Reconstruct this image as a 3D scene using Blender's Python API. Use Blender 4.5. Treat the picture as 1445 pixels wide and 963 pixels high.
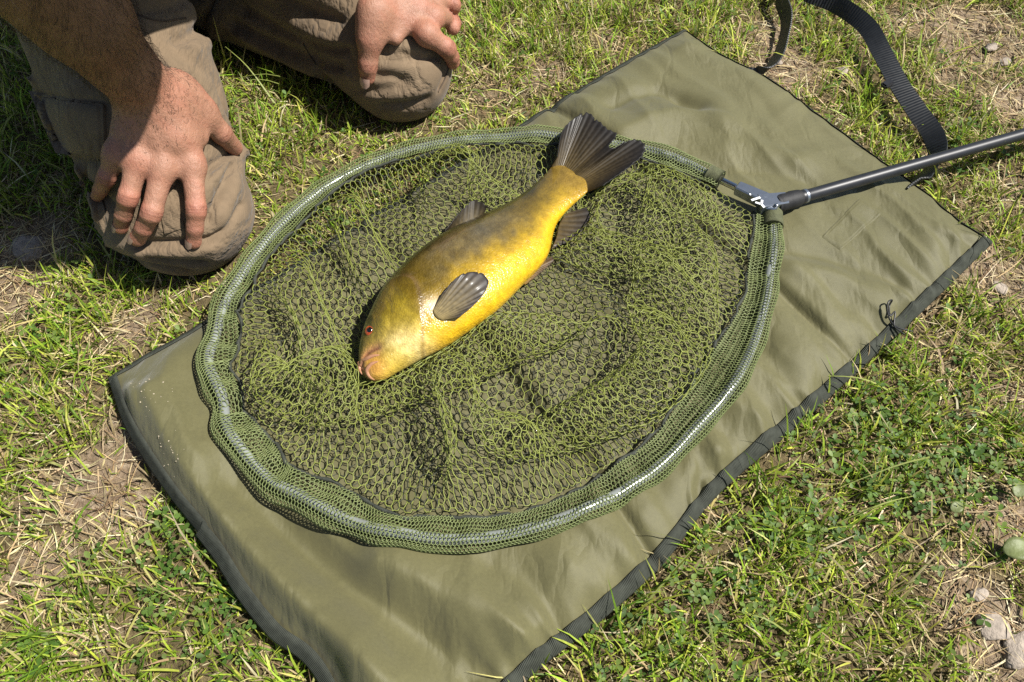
import bpy, bmesh, math
import numpy as np
from mathutils import Vector
from mathutils.bvhtree import BVHTree

for o in list(bpy.data.objects):
    bpy.data.objects.remove(o, do_unlink=True)
scene = bpy.context.scene
COL = scene.collection
rng = np.random.default_rng(11)

# ------------------------------------------------------------------ camera
F_PX, PITCH, CAM_H = 1122.0, math.radians(57.5), 0.86
cam_data = bpy.data.cameras.new('camera')
cam = bpy.data.objects.new('camera', cam_data)
COL.objects.link(cam)
cam.location = (0, 0, CAM_H)
cam.rotation_euler = (math.pi / 2 - PITCH, 0, 0)
cam_data.sensor_width = 36.0
cam_data.lens = 36.0 * F_PX / 1445.0
cam_data.clip_start = 0.01
cam_data.clip_end = 500.0
scene.camera = cam

# ------------------------------------------------------------------ light
SUN_AZ, SUN_EL = math.radians(-6.0), math.radians(57.0)     # azimuth from +X towards +Y
SUN = np.array([math.cos(SUN_EL) * math.cos(SUN_AZ), math.cos(SUN_EL) * math.sin(SUN_AZ), math.sin(SUN_EL)])
world = bpy.data.worlds.new('World')
scene.world = world
world.use_nodes = True
wn = world.node_tree.nodes
sky = wn.new('ShaderNodeTexSky')
sky.sky_type = 'NISHITA'
sky.sun_disc = False
sky.sun_elevation = SUN_EL
sky.sun_rotation = math.pi / 2 - SUN_AZ
bg = wn['Background']
bg.inputs['Strength'].default_value = 0.05
world.node_tree.links.new(sky.outputs[0], bg.inputs['Color'])
sun_data = bpy.data.lights.new('sun', 'SUN')
sun_data.energy = 5.0
sun_data.angle = math.radians(0.55)
sun_data.color = (1.0, 0.965, 0.90)
sun = bpy.data.objects.new('sun', sun_data)
COL.objects.link(sun)
sun.rotation_euler = Vector(SUN).to_track_quat('Z', 'Y').to_euler()
sun.location = (2, 1, 4)
scene.view_settings.view_transform = 'Standard'
scene.view_settings.look = 'None'
scene.view_settings.gamma = 1.0
scene.view_settings.exposure = 0.70
scene.view_settings.use_curve_mapping = False
scene.render.engine = 'CYCLES'
scene.cycles.use_denoising = False
scene.cycles.max_bounces = 8
scene.cycles.transparent_max_bounces = 16

# ------------------------------------------------------------------ helpers
_fw = np.array([0, math.cos(PITCH), -math.sin(PITCH)])
_up = np.array([0, math.sin(PITCH), math.cos(PITCH)])
_eye = np.array([0, 0, CAM_H])


def ray(px, py):
    d = _fw + np.array([(px - 722.5) / F_PX, 0, 0]) - (py - 481.5) / F_PX * _up
    return d / np.linalg.norm(d)


def G(px, py, z=0.0):
    """the point at height z that a photograph pixel looks at"""
    d = ray(px, py)
    return _eye + (z - CAM_H) / d[2] * d


def PXM(p):
    """pixels per metre at a point"""
    return F_PX / float((np.asarray(p) - _eye) @ _fw)


def to_px(P):
    q = np.asarray(P) - _eye
    w = q @ _fw
    return 722.5 + F_PX * q[..., 0] / w, 481.5 - F_PX * (q @ _up) / w


def catmull(pts, n, closed=False):
    """n points, evenly spaced by length, on a smooth curve through pts"""
    P = np.asarray(pts, float)
    if closed:
        Q = np.vstack([P[-1], P, P[0], P[1]])
    else:
        Q = np.vstack([2 * P[0] - P[1], P, 2 * P[-1] - P[-2]])
    out = []
    for i in range(len(Q) - 3):
        p0, p1, p2, p3 = Q[i:i + 4]
        t = np.linspace(0, 1, 24, endpoint=False)[:, None]
        out.append(0.5 * (2 * p1 + (p2 - p0) * t + (2 * p0 - 5 * p1 + 4 * p2 - p3) * t ** 2 + (3 * p1 - p0 - 3 * p2 + p3) * t ** 3))
    out.append((P[0] if closed else P[-1])[None])
    C = np.vstack(out)
    s = np.r_[0, np.cumsum(np.linalg.norm(np.diff(C, axis=0), axis=1))]
    q = np.linspace(0, s[-1], n, endpoint=not closed)
    return np.stack([np.interp(q, s, C[:, k]) for k in range(C.shape[1])], 1)


def _hash(ix, iy, seed):
    v = np.sin(ix * 127.1 + iy * 311.7 + seed * 74.7) * 43758.5453
    return v - np.floor(v)


def vnoise(x, y, seed=0):
    """smooth value noise 0..1"""
    x = np.asarray(x, float); y = np.asarray(y, float)
    ix, iy = np.floor(x), np.floor(y)
    fx, fy = x - ix, y - iy
    fx = fx * fx * (3 - 2 * fx); fy = fy * fy * (3 - 2 * fy)
    a, b = _hash(ix, iy, seed), _hash(ix + 1, iy, seed)
    c, d = _hash(ix, iy + 1, seed), _hash(ix + 1, iy + 1, seed)
    return (a * (1 - fx) + b * fx) * (1 - fy) + (c * (1 - fx) + d * fx) * fy


def fbm(x, y, seed=0, octaves=4):
    s, a, t = 0, 1.0, 0
    for k in range(octaves):
        s = s + a * vnoise(x * 2 ** k, y * 2 ** k, seed + k)
        t += a; a *= 0.5
    return s / t


def smooth(a, b, x):
    t = np.clip((x - a) / (b - a), 0, 1)
    return t * t * (3 - 2 * t)


def make_mesh(name, V, faces, mat=None, parent=None, smooth_shade=True, cols=None):
    """faces: array (n,k) or list of such arrays"""
    me = bpy.data.meshes.new(name)
    V = np.ascontiguousarray(V, dtype=np.float32).reshape(-1, 3)
    if not isinstance(faces, list):
        faces = [faces]
    faces = [np.asarray(f, np.int32) for f in faces if len(f)]
    loops = np.concatenate([f.ravel() for f in faces])
    tot = np.concatenate([np.full(len(f), f.shape[1], np.int32) for f in faces])
    start = np.r_[0, np.cumsum(tot)[:-1]].astype(np.int32)
    me.vertices.add(len(V)); me.loops.add(len(loops)); me.polygons.add(len(tot))
    me.vertices.foreach_set('co', V.ravel())
    me.loops.foreach_set('vertex_index', loops)
    me.polygons.foreach_set('loop_start', start)
    me.polygons.foreach_set('loop_total', tot)
    me.polygons.foreach_set('use_smooth', np.full(len(tot), smooth_shade))
    me.update(calc_edges=True)
    if cols is not None:
        at = me.color_attributes.new('Col', 'FLOAT_COLOR', 'POINT')
        c = np.ones((len(V), 4), np.float32); c[:, :3] = cols
        at.data.foreach_set('color', c.ravel())
    me.validate()
    if mat is not None:
        me.materials.append(mat)
    o = bpy.data.objects.new(name, me)
    COL.objects.link(o)
    if parent is not None:
        o.parent = parent
        o.matrix_parent_inverse = parent.matrix_basis.inverted()
    return o


def empty(name, loc, label, cat, group=None):
    o = bpy.data.objects.new(name, None)
    COL.objects.link(o)
    o.location = loc
    o.empty_display_size = 0.05
    tag(o, label, cat, group)
    return o


def tag(o, label=None, cat=None, group=None, kind=None):
    if label: o['label'] = label
    if cat: o['category'] = cat
    if group: o['group'] = group
    if kind: o['kind'] = kind
    return o


def grid_faces(nu, nv, wrap_u=False, wrap_v=False):
    """quads for an array of verts indexed i*nv+j"""
    iu = np.arange(nu if wrap_u else nu - 1); iv = np.arange(nv if wrap_v else nv - 1)
    I, J = np.meshgrid(iu, iv, indexing='ij')
    I2, J2 = (I + 1) % nu, (J + 1) % nv
    return np.stack([I * nv + J, I2 * nv + J, I2 * nv + J2, I * nv + J2], -1).reshape(-1, 4)


def frames(P):
    T = np.gradient(P, axis=0)
    T /= np.linalg.norm(T, axis=1)[:, None] + 1e-12
    ref = np.array([0, 0, 1.0])
    N = np.cross(ref, T)
    bad = np.linalg.norm(N, axis=1) < 1e-3
    N[bad] = np.array([1.0, 0, 0])
    N /= np.linalg.norm(N, axis=1)[:, None]
    B = np.cross(T, N)
    return T, N, B


def tube(P, r, sides=10, caps=True):
    """verts, faces of a tube along P; r scalar or per point"""
    P = np.asarray(P, float)
    n = len(P)
    r = np.broadcast_to(np.asarray(r, float), (n,))
    T, N, B = frames(P)
    a = np.linspace(0, 2 * math.pi, sides, endpoint=False)
    V = P[:, None] + r[:, None, None] * (np.cos(a)[None, :, None] * N[:, None] + np.sin(a)[None, :, None] * B[:, None])
    V = V.reshape(-1, 3)
    Fs = [grid_faces(n, sides, wrap_v=True)]
    if caps:
        V = np.vstack([V, P[0], P[-1]])
        k = np.arange(sides); k2 = (k + 1) % sides
        c0, c1 = n * sides, n * sides + 1
        Fs.append(np.stack([np.full(sides, c0), k2, k], 1))
        Fs.append(np.stack([np.full(sides, c1), (n - 1) * sides + k, (n - 1) * sides + k2], 1))
    return V, Fs


def join_parts(parts):
    V, Q, T, off = [], [], [], 0
    for v, fs in parts:
        fs = fs if isinstance(fs, list) else [fs]
        for f in fs:
            f = np.asarray(f)
            if f.shape[1] == 4: Q.append(f + off)
            else: T.append(f + off)
        V.append(v); off += len(v)
    out = []
    if Q: out.append(np.vstack(Q))
    if T: out.append(np.vstack(T))
    return np.vstack(V), out


def strands(A, B, M, r, sides=4):
    """many small tubes at once: from A through M (bend) to B, radius r"""
    n = len(A)
    d = B - A
    L = np.linalg.norm(d, axis=1)[:, None] + 1e-9
    d = d / L
    ref = np.where(np.abs(d[:, 2:3]) > 0.9, np.array([[1.0, 0, 0]]), np.array([[0, 0, 1.0]]))
    N = np.cross(d, ref); N /= np.linalg.norm(N, axis=1)[:, None]
    Bn = np.cross(d, N)
    a = np.linspace(0, 2 * math.pi, sides, endpoint=False) + 0.4
    ring = np.cos(a)[None, :, None] * N[:, None] + np.sin(a)[None, :, None] * Bn[:, None]
    pts = [A, B] if M is None else [A, M, B]
    k = len(pts)
    V = np.stack([p[:, None] + r * ring for p in pts], 1).reshape(-1, 3)     # n,k,sides
    f = grid_faces(k, sides, wrap_v=True)
    Fq = (f[None] + (np.arange(n) * k * sides)[:, None, None]).reshape(-1, 4)
    return V, Fq


def hexnet(w, h, cell):
    """hexagonal net over [0,w]x[0,h]: points (n,2) and edges (m,2)"""
    a = cell / math.sqrt(3.0)            # side of a hexagon, cell = width across flats
    nx, ny = int(w / cell) + 2, int(h / (1.5 * a)) + 2
    idx = {}
    I, J = np.meshgrid(np.arange(nx), np.arange(ny), indexing='ij')
    x = I * cell + (J % 2) * cell / 2
    y = J * 1.5 * a
    # each row J has an upper ("u") and a lower ("l") point
    U = np.stack([x, y + a / 2 - a / 4 + 0 * x], -1)
    Lw = np.stack([x, y - a / 2 + 0 * x], -1)
    U[..., 1] = y + a / 2
    P = np.concatenate([U.reshape(-1, 2), Lw.reshape(-1, 2)])
    n = nx * ny
    ed = []
    id_u = (I * ny + J); id_l = id_u + n
    ed.append(np.stack([id_u.ravel(), id_l.ravel()], 1))            # vertical side
    # from the upper point of row J to the lower points of row J+1
    for J0 in (0, 1):
        jj = np.arange(J0, ny - 1, 2)
        ii = np.arange(nx)
        A, Bj = np.meshgrid(ii, jj, indexing='ij')
        for dx in ((-1, 0) if J0 == 0 else (0, 1)):
            C = A + dx
            ok = (C >= 0) & (C < nx)
            ed.append(np.stack([(A * ny + Bj)[ok], (C * ny + Bj + 1)[ok] + n], 1))
    return P, np.vstack(ed)


# ------------------------------------------------------------------ materials
def mat_new(name):
    m = bpy.data.materials.new(name)
    m.use_nodes = True
    nt = m.node_tree
    return m, nt, nt.nodes['Principled BSDF']


def nd(nt, kind, **kw):
    n = nt.nodes.new(kind)
    for k, v in kw.items():
        if k in n.inputs: n.inputs[k].default_value = v
        else: setattr(n, k, v)
    return n


def ramp(nt, src, stops):
    r = nt.nodes.new('ShaderNodeValToRGB')
    while len(r.color_ramp.elements) < len(stops):
        r.color_ramp.elements.new(0.5)
    for e, (p, c) in zip(r.color_ramp.elements, stops):
        e.position = p
        e.color = (*c, 1) if len(c) == 3 else c
    nt.links.new(src, r.inputs[0])
    return r.outputs[0]


def mixc(nt, fac, a, b, mode='MIX'):
    m = nt.nodes.new('ShaderNodeMix')
    m.data_type = 'RGBA'; m.blend_type = mode
    for sock, v in ((0, fac), (6, a), (7, b)):
        if hasattr(v, 'is_output') or isinstance(v, bpy.types.NodeSocket): nt.links.new(v, m.inputs[sock])
        elif sock == 0: m.inputs[0].default_value = v
        else: m.inputs[sock].default_value = (*v, 1)
    return m.outputs[2]


def coords(nt, kind='Object', scale=None):
    t = nt.nodes.new('ShaderNodeTexCoord')
    if scale is None: return t.outputs[kind]
    mp = nt.nodes.new('ShaderNodeMapping')
    mp.inputs['Scale'].default_value = scale
    nt.links.new(t.outputs[kind], mp.inputs[0])
    return mp.outputs[0]


def noise(nt, vec, scale, detail=4, rough=0.55):
    n = nd(nt, 'ShaderNodeTexNoise', Scale=scale, Detail=detail, Roughness=rough)
    nt.links.new(vec, n.inputs['Vector'])
    return n.outputs[0]


def bump(nt, bsdf, height, strength=0.3, dist=0.002, prev=None):
    b = nd(nt, 'ShaderNodeBump', Strength=strength, Distance=dist)
    nt.links.new(height, b.inputs['Height'])
    if prev is not None: nt.links.new(prev, b.inputs['Normal'])
    if bsdf is not None: nt.links.new(b.outputs[0], bsdf.inputs['Normal'])
    return b.outputs[0]


def mathn(nt, op, a, b=None):
    m = nt.nodes.new('ShaderNodeMath'); m.operation = op
    for i, v in enumerate((a, b)):
        if v is None: continue
        if isinstance(v, (int, float)): m.inputs[i].default_value = v
        else: nt.links.new(v, m.inputs[i])
    return m.outputs[0]


def simple_mat(name, col, rough=0.6, metal=0.0, var=0.15, scale=60, bscale=400, bstr=0.2, bdist=0.0008, coat=0.0, spec=0.5, sheen=0.0):
    m, nt, b = mat_new(name)
    v = coords(nt)
    n1 = noise(nt, v, scale)
    lo = tuple(c * (1 - var) for c in col); hi = tuple(min(1, c * (1 + var)) for c in col)
    nt.links.new(ramp(nt, n1, [(0.3, lo), (0.7, hi)]), b.inputs['Base Color'])
    b.inputs['Roughness'].default_value = rough
    b.inputs['Metallic'].default_value = metal
    b.inputs['Coat Weight'].default_value = coat
    b.inputs['Specular IOR Level'].default_value = spec
    b.inputs['Sheen Weight'].default_value = sheen
    if bstr: bump(nt, b, noise(nt, v, bscale, 2), bstr, bdist)
    return m


def vcol_mat(name, rough=0.6, trans=0.0, spec=0.3, var=0.2, scale=300):
    """vertex colours carry each blade's or leaf's own colour"""
    m, nt, b = mat_new(name)
    at = nd(nt, 'ShaderNodeAttribute', attribute_name='Col')
    n1 = noise(nt, coords(nt), scale, 2)
    c = mixc(nt, 1.0, at.outputs[0], ramp(nt, n1, [(0.3, (1 - var,) * 3), (0.7, (1 + var,) * 3)]), 'MULTIPLY')
    nt.links.new(c, b.inputs['Base Color'])
    b.inputs['Roughness'].default_value = rough
    b.inputs['Specular IOR Level'].default_value = spec
    if trans:
        tr = nd(nt, 'ShaderNodeBsdfTranslucent')
        nt.links.new(c, tr.inputs['Color'])
        mx = nd(nt, 'ShaderNodeMixShader'); mx.inputs[0].default_value = trans
        nt.links.new(b.outputs[0], mx.inputs[1]); nt.links.new(tr.outputs[0], mx.inputs[2])
        nt.links.new(mx.outputs[0], nt.nodes['Material Output'].inputs['Surface'])
    return m
# ================================================================== THE GROUND
BARE = [  # px, py, radius px, strength : where the turf is worn to soil and thatch
    (120, 690, 90, .85), (55, 780, 75, .75), (195, 610, 60, .9), (170, 720, 60, .8), (40, 350, 70, 1.0), (60, 700, 70, .8),
    (1395, 60, 90, .95), (1440, 150, 90, .9), (1120, 90, 55, .95), (1085, 50, 40, .7), (1200, 110, 50, .5), (1340, 110, 60, .7),
    (1410, 400, 60, .95), (1335, 490, 70, .7), (1300, 440, 55, .7), (1440, 560, 70, .8), (1410, 885, 70, 1.1), (1375, 830, 50, .9),
    (1440, 950, 90, 1.0), (1435, 740, 55, .8), (760, 110, 55, .7), (690, 130, 50, .6), (200, 455, 60, .6), (20, 430, 55, .7), (105, 560, 45, .5),
    (1290, 30, 60, .6), (860, 45, 50, .35), (1150, 640, 45, .3), (1230, 820, 45, .35), (150, 900, 40, .4), (1430, 260, 60, .6), (1180, 190, 60, .45)]
_bc = [(G(a, b)[:2], 1.15 * r / PXM(G(a, b)), s) for a, b, r, s in BARE]


def bareness(x, y):
    v = np.zeros_like(x)
    for c, r, s in _bc:
        d2 = (x - c[0]) ** 2 + (y - c[1]) ** 2
        v = np.maximum(v, s * np.exp(-d2 / (r * r) * 1.1))
    v = v + (fbm(x * 9, y * 9, 3) - 0.5) * 0.75
    far = smooth(0.85, 1.3, np.hypot(x, y - 0.65))
    v = v * (1 - far) + far * (fbm(x * 3, y * 3, 8) * 1.2 - 0.35)
    return np.clip(v, 0, 1)


def ground_z(x, y):
    near = 1 - smooth(1.0, 2.0, np.hypot(x, y - 0.65))
    z = (fbm(x * 7, y * 7, 21) - 0.5) * 0.022 + (fbm(x * 40, y * 40, 31) - 0.5) * 0.010
    return z * near - 0.004


def axis(c, half, n, far):
    core = np.linspace(-half, half, n)
    step = np.geomspace(0.02, far, 26)
    return c + np.r_[-half - np.cumsum(step)[::-1], core, half + np.cumsum(step)]


gx, gy = axis(0.0, 1.05, 300, 12.0), axis(0.65, 0.85, 240, 12.0)
GX, GY = np.meshgrid(gx, gy, indexing='ij')
GZ = ground_z(GX, GY)
m, nt, b = mat_new('soil')
v = coords(nt)
at = nd(nt, 'ShaderNodeAttribute', attribute_name='Col')
n1, n2, n3 = noise(nt, v, 14, 6), noise(nt, v, 110, 5, .65), noise(nt, v, 700, 3, .6)
soil = ramp(nt, n2, [(0.25, (.11, .078, .050)), (0.5, (.25, .19, .13)), (0.72, (.42, .345, .255))])
under = ramp(nt, n2, [(0.3, (.060, .050, .024)), (0.65, (.190, .150, .080))])
c = mixc(nt, at.outputs['Fac'], under, soil)
far_ = nd(nt, 'ShaderNodeVectorMath', operation='DISTANCE'); nt.links.new(v, far_.inputs[0]); far_.inputs[1].default_value = (0, .65, 0)
c = mixc(nt, ramp(nt, mathn(nt, 'MULTIPLY', far_.outputs['Value'], .25), [(.30, (0, 0, 0)), (.50, (.85, .85, .85))]), c, ramp(nt, n2, [(.3, (.075, .105, .022)), (.7, (.150, .185, .045))]))
c = mixc(nt, 0.6, c, ramp(nt, n1, [(0.3, (.7, .66, .6)), (0.7, (1.15, 1.1, 1.02))]), 'MULTIPLY')
nt.links.new(c, b.inputs['Base Color'])
b.inputs['Roughness'].default_value = 0.95
b.inputs['Specular IOR Level'].default_value = 0.15
bump(nt, b, n3, .6, .003, bump(nt, None, n2, .8, .008))
bare0 = bareness(GX, GY).ravel()
ground = make_mesh('ground', np.stack([GX, GY, GZ], -1), grid_faces(len(gx), len(gy)), m, cols=np.stack([smooth(.35, .7, bare0)] * 3, 1))
tag(ground, kind='structure')

# ================================================================== THE UNHOOKING MAT
mat_AB = np.array([G(*p)[:2] for p in [(160, 543), (215, 507), (270, 476), (400, 392), (560, 292), (745, 177), (850, 113), (963, 50)]])
mat_CD = [G(*p)[:2] for p in [(1395, 349), (1312, 430), (1225, 512), (1130, 598), (1012, 700), (935, 797), (850, 876), (742, 963)]]
mat_AD = [G(*p)[:2] for p in [(160, 543), (188, 617), (244, 704), (309, 786), (347, 847), (391, 901), (457, 960)]]
mat_BC = np.array([G(*p)[:2] for p in [(963, 50), (1020, 88), (1080, 118), (1150, 168), (1215, 215), (1300, 278), (1345, 316), (1395, 349)]])
matD = np.array([-0.118, 0.020])
mat_CD = np.array(mat_CD + [matD]); mat_AD = np.array(mat_AD + [matD])
NU, NV = 300, 190
cAB, cDC = catmull(mat_AB, NU), catmull(mat_CD[::-1], NU)
cAD, cBC = catmull(mat_AD, NV), catmull(mat_BC, NV)
u = np.linspace(0, 1, NU)[:, None, None]; w = np.linspace(0, 1, NV)[None, :, None]
A_, B_, C_, D_ = cAB[0], cAB[-1], cBC[-1], matD
MXY = (1 - w) * cAB[:, None] + w * cDC[:, None] + (1 - u) * cAD[None] + u * cBC[None] - ((1 - u) * (1 - w) * A_ + u * (1 - w) * B_ + u * w * C_ + (1 - u) * w * D_)
U, W_ = np.broadcast_to(u[..., 0], (NU, NV)), np.broadcast_to(w[..., 0], (NU, NV))
LU, LV = 1.04, 0.585


MAT_FOLDS = [  # soft ridges (+) and hollows (-) through photo points: height, half width in metres
    ([(215, 565), (255, 650), (325, 745), (420, 850), (550, 970)], .036, .033), ([(205, 545), (222, 620), (280, 715), (350, 805), (470, 940)], -.012, .020), ([(330, 690), (440, 790), (550, 865), (670, 950)], -.020, .030), ([(185, 560), (200, 620), (250, 700), (320, 790)], .010, .014),
    ([(540, 800), (640, 850), (740, 900)], .022, .038), ([(790, 790), (860, 850)], .009, .030), ([(700, 800), (760, 840), (800, 900)], -.008, .020), ([(860, 150), (930, 128), (985, 150)], -.008, .014),
    ([(880, 190), (960, 160), (1060, 180), (1120, 230)], .012, .030), ([(960, 140), (1040, 172), (1110, 215)], -.008, .018), ([(1120, 380), (1200, 400), (1290, 440)], .011, .026), ([(1105, 358), (1180, 370), (1265, 398)], -.008, .016),
    ([(1010, 640), (1060, 640), (1110, 620)], .010, .020), ([(985, 690), (1010, 660), (1040, 668)], -.007, .012), ([(940, 210), (1010, 235), (1100, 245), (1170, 270)], -.008, .020), ([(830, 740), (880, 790), (905, 815)], .008, .016), ([(1100, 500), (1150, 540), (1165, 560)], .008, .018)]


def mat_height(U, W_):
    su, sv = U * LU, W_ * LV                     # metres along and across
    eu, ev = np.minimum(su, LU - su), np.minimum(sv, LV - sv)
    e = np.minimum(eu, ev)
    pad = 0.018 * (1 - np.exp(-e / 0.020))
    z = 0.009 + pad
    # the end by the loose sleeve bows up off the turf and rolls in long soft swells
    near = np.exp(-su / 0.22)
    z = z + near * 0.006
    z = z + 0.0 * 0.020 * np.exp(-((su - 0.045 - 0.05 * sv) / 0.03) ** 2) * smooth(0.02, 0.10, sv) - 0.0 * np.exp(-((su - 0.115 - .12 * sv) / 0.035) ** 2) * smooth(.02, .15, sv)
    # panel seams across the mat
    for k, s0 in enumerate((0.372, 0.731)):
        d = su - s0 - 0.012 * np.sin(sv * 9 + k)
        z = z - 0.009 * np.exp(-(d / 0.007) ** 2) + 0.003 * np.exp(-((np.abs(d) - 0.03) / 0.018) ** 2)
    # drag folds, running across
    q = fbm(su * 13 + 2.0 * fbm(su * 3, sv * 3, 5), sv * 3.0, 40, 3)
    z = z + (0.5 - np.abs(q - 0.5) * 2.2) * 0.014 * smooth(0, .05, e)
    q2 = fbm(su * 5 - sv * 4, sv * 7 + su * 3, 44, 3)
    z = z + (0.5 - np.abs(q2 - 0.5) * 2.0) * 0.009 * smooth(0, .06, e)
    # puckers where the binding gathers the cloth
    r2 = np.random.default_rng(5)
    for side in range(4):
        along, dist, ln = [(su, LV - sv, LU), (su, sv, LU), (sv, su, LV), (sv, LU - su, LV)][side]
        a = 0.015
        while a < ln:
            amp, wd, reach, tilt = r2.uniform(.0015, .0085), r2.uniform(.006, .013), r2.uniform(.025, .085), r2.normal(0, .35)
            if side in (1, 3): amp *= .35
            if side == 2: amp *= .25
            d = (along - a - tilt * dist) / (wd * (1 + dist * 9))
            z = z + (1.25 * amp * np.exp(-np.abs(d) * 1.3) - 0.8 * amp * np.exp(-((d - 1.6) / 0.8) ** 2)) * np.exp(-(dist / reach) ** 1.5) * smooth(0, .012, dist)
            a += r2.uniform(.018, .055)
    z = z + 0.004 * (fbm(U * 4, W_ * 3, 77, 2) - .5)
    for pts, amp, wd in MAT_FOLDS:
        cv = catmull([G(*p, .03)[:2] for p in pts], 24)
        d2 = np.full(U.shape, 9.0)
        for q0, q1 in zip(cv[:-1], cv[1:]):
            ab = q1 - q0
            tq = np.clip(((MXY - q0) @ ab) / (ab @ ab), 0, 1)
            d2 = np.minimum(d2, ((MXY - q0 - tq[..., None] * ab) ** 2).sum(-1))
        z = z + amp * (.6 * np.exp(-d2 / wd ** 2) + .5 * np.exp(-np.sqrt(d2 + 2e-5) / wd * 1.5)) * smooth(0, .03, e)
    return np.maximum(z, 0.004)


MZ = mat_height(U, W_)
MP = np.concatenate([MXY, MZ[..., None]], -1)

m, nt, b = mat_new('olive_nylon')
v = coords(nt)
n1, n2 = noise(nt, v, 5, 3), noise(nt, v, 260, 3)
c = ramp(nt, n1, [(0.3, (.096, .089, .037)), (0.7, (.125, .115, .050))])
c = mixc(nt, .5, c, ramp(nt, n2, [(0.3, (.85, .85, .85)), (0.7, (1.12, 1.12, 1.12))]), 'MULTIPLY')
stain = noise(nt, v, 26, 5, .7)
c = mixc(nt, ramp(nt, stain, [(0.60, (0, 0, 0)), (0.78, (.45, .45, .45))]), c, (.066, .060, .030))
nt.links.new(c, b.inputs['Base Color'])
b.inputs['Roughness'].default_value = 0.56
b.inputs['Specular IOR Level'].default_value = 0.35
b.inputs['Sheen Weight'].default_value = 0.15
w1 = nd(nt, 'ShaderNodeTexWave', Scale=320.0); w2 = nd(nt, 'ShaderNodeTexWave', Scale=320.0, bands_direction='Y')
rot = nt.nodes.new('ShaderNodeMapping'); rot.inputs['Rotation'].default_value = (0, 0, math.radians(41))
nt.links.new(v, rot.inputs[0]); nt.links.new(rot.outputs[0], w1.inputs[0]); nt.links.new(rot.outputs[0], w2.inputs[0])
weave = mathn(nt, 'ADD', w1.outputs['Fac'], w2.outputs['Fac'])
crink = noise(nt, v, 45, 5, .6)
wm = nt.nodes.new('ShaderNodeMapping'); wm.inputs['Rotation'].default_value = (0, 0, math.radians(-41)); wm.inputs['Scale'].default_value = (16, 6, 6)
nt.links.new(v, wm.inputs[0])
wr_ = mathn(nt, 'ABSOLUTE', mathn(nt, 'SUBTRACT', noise(nt, wm.outputs[0], 1.0, 4, .5), .5))
wr_ = mathn(nt, 'MINIMUM', wr_, .06)
bump(nt, b, weave, .22, .0005, bump(nt, None, wr_, .26, .05, bump(nt, None, crink, .10, .004)))
M_NYLON = m


def ribbed_mat(name, col, rough=.7, pitch=3.0):
    """webbing: ribs across the tape, from the along/across values stored on the mesh"""
    m, nt, b = mat_new(name)
    at = nd(nt, 'ShaderNodeAttribute', attribute_name='Col')
    sep = nd(nt, 'ShaderNodeSeparateXYZ'); nt.links.new(at.outputs['Vector'], sep.inputs[0])
    rib = mathn(nt, 'SINE', mathn(nt, 'MULTIPLY', sep.outputs[0], 2 * math.pi * 1000 / pitch))
    n1 = noise(nt, coords(nt), 90, 4)
    c = ramp(nt, n1, [(0.3, tuple(x * .75 for x in col)), (0.7, tuple(x * 1.3 for x in col))])
    nt.links.new(c, b.inputs['Base Color'])
    b.inputs['Roughness'].default_value = rough
    bump(nt, b, rib, .6, .0006)
    return m


M_BIND = ribbed_mat('binding_webbing', (.046, .050, .040), .85, 1.7)
M_BIND.node_tree.nodes['Principled BSDF'].inputs['Specular IOR Level'].default_value = .2
M_STRAP = ribbed_mat('black_webbing', (.014, .015, .016), .5, 5.0)

unhooking_mat = empty('unhooking_mat', (*MXY[NU // 2, NV // 2], 0.0), 'olive green padded unhooking mat lying flat on the grass under the round net', 'fishing mat')
# padded cloth: top, rolled edge and underside
rim = np.concatenate([np.arange(NU) * NV, (NU - 1) * NV + np.arange(1, NV), (np.arange(NU - 2, -1, -1)) * NV + NV - 1, np.arange(NV - 2, 0, -1)])
topV = MP.reshape(-1, 3)
low = topV[rim].copy(); low[:, 2] = np.maximum(low[:, 2] - 0.008, 0.0005)
k = np.arange(len(rim)); k2 = (k + 1) % len(rim); off = len(topV)
side = np.stack([rim[k], off + k, off + k2, rim[k2]], 1)
cen = np.append(MXY.reshape(-1, 2).mean(0), 0.0005)
under_f = np.stack([np.full(len(rim), off + len(rim)), off + k2, off + k], 1)
panel = make_mesh('padded_panel', np.vstack([topV, low, cen]), [grid_faces(NU, NV)[:, ::-1], side, under_f], M_NYLON, unhooking_mat)

mat_bvh = BVHTree.FromPolygons([Vector(p) for p in topV], [tuple(f) for f in grid_faces(NU, NV)])


def mat_z(x, y, default=0.0):
    h = mat_bvh.ray_cast(Vector((x, y, 1.0)), Vector((0, 0, -1)))
    return h[0].z if h[0] is not None else default


def binding(edge, inner, width, parent, lift=.0016):
    """tape folded over an edge: edge, inner = matching rows of points on the mat's top"""
    d = inner - edge
    d[:, 2] = 0
    d /= np.linalg.norm(d, axis=1)[:, None]
    s = np.r_[0, np.cumsum(np.linalg.norm(np.diff(edge, axis=0), axis=1))]
    rows = []
    wob = width * (1 + .04 * np.sin(s * 23))
    for t, dz in ((1.0, .0000), (.98, .0012), (.5, .0014), (.04, .0010), (-.06, -.0012), (-.06, -.0045), (.2, -.0060)):
        p = edge + d * (wob * t)[:, None]
        if t > 0:
            zz = np.array([mat_z(q[0], q[1], e[2]) for q, e in zip(p, edge)])
            p[:, 2] = np.maximum(zz, edge[:, 2] - .004) + dz + lift
        else:
            p[:, 2] = edge[:, 2] + dz + lift
        rows.append(p)
    P = np.stack(rows, 1)
    n, kk = P.shape[:2]
    cols = np.zeros((n, kk, 3)); cols[..., 0] = s[:, None]; cols[..., 1] = np.linspace(0, 1, kk)[None]
    o = make_mesh('edge_binding', P.reshape(-1, 3), grid_faces(n, kk), M_BIND, parent, cols=cols.reshape(-1, 3))
    return o


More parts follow.
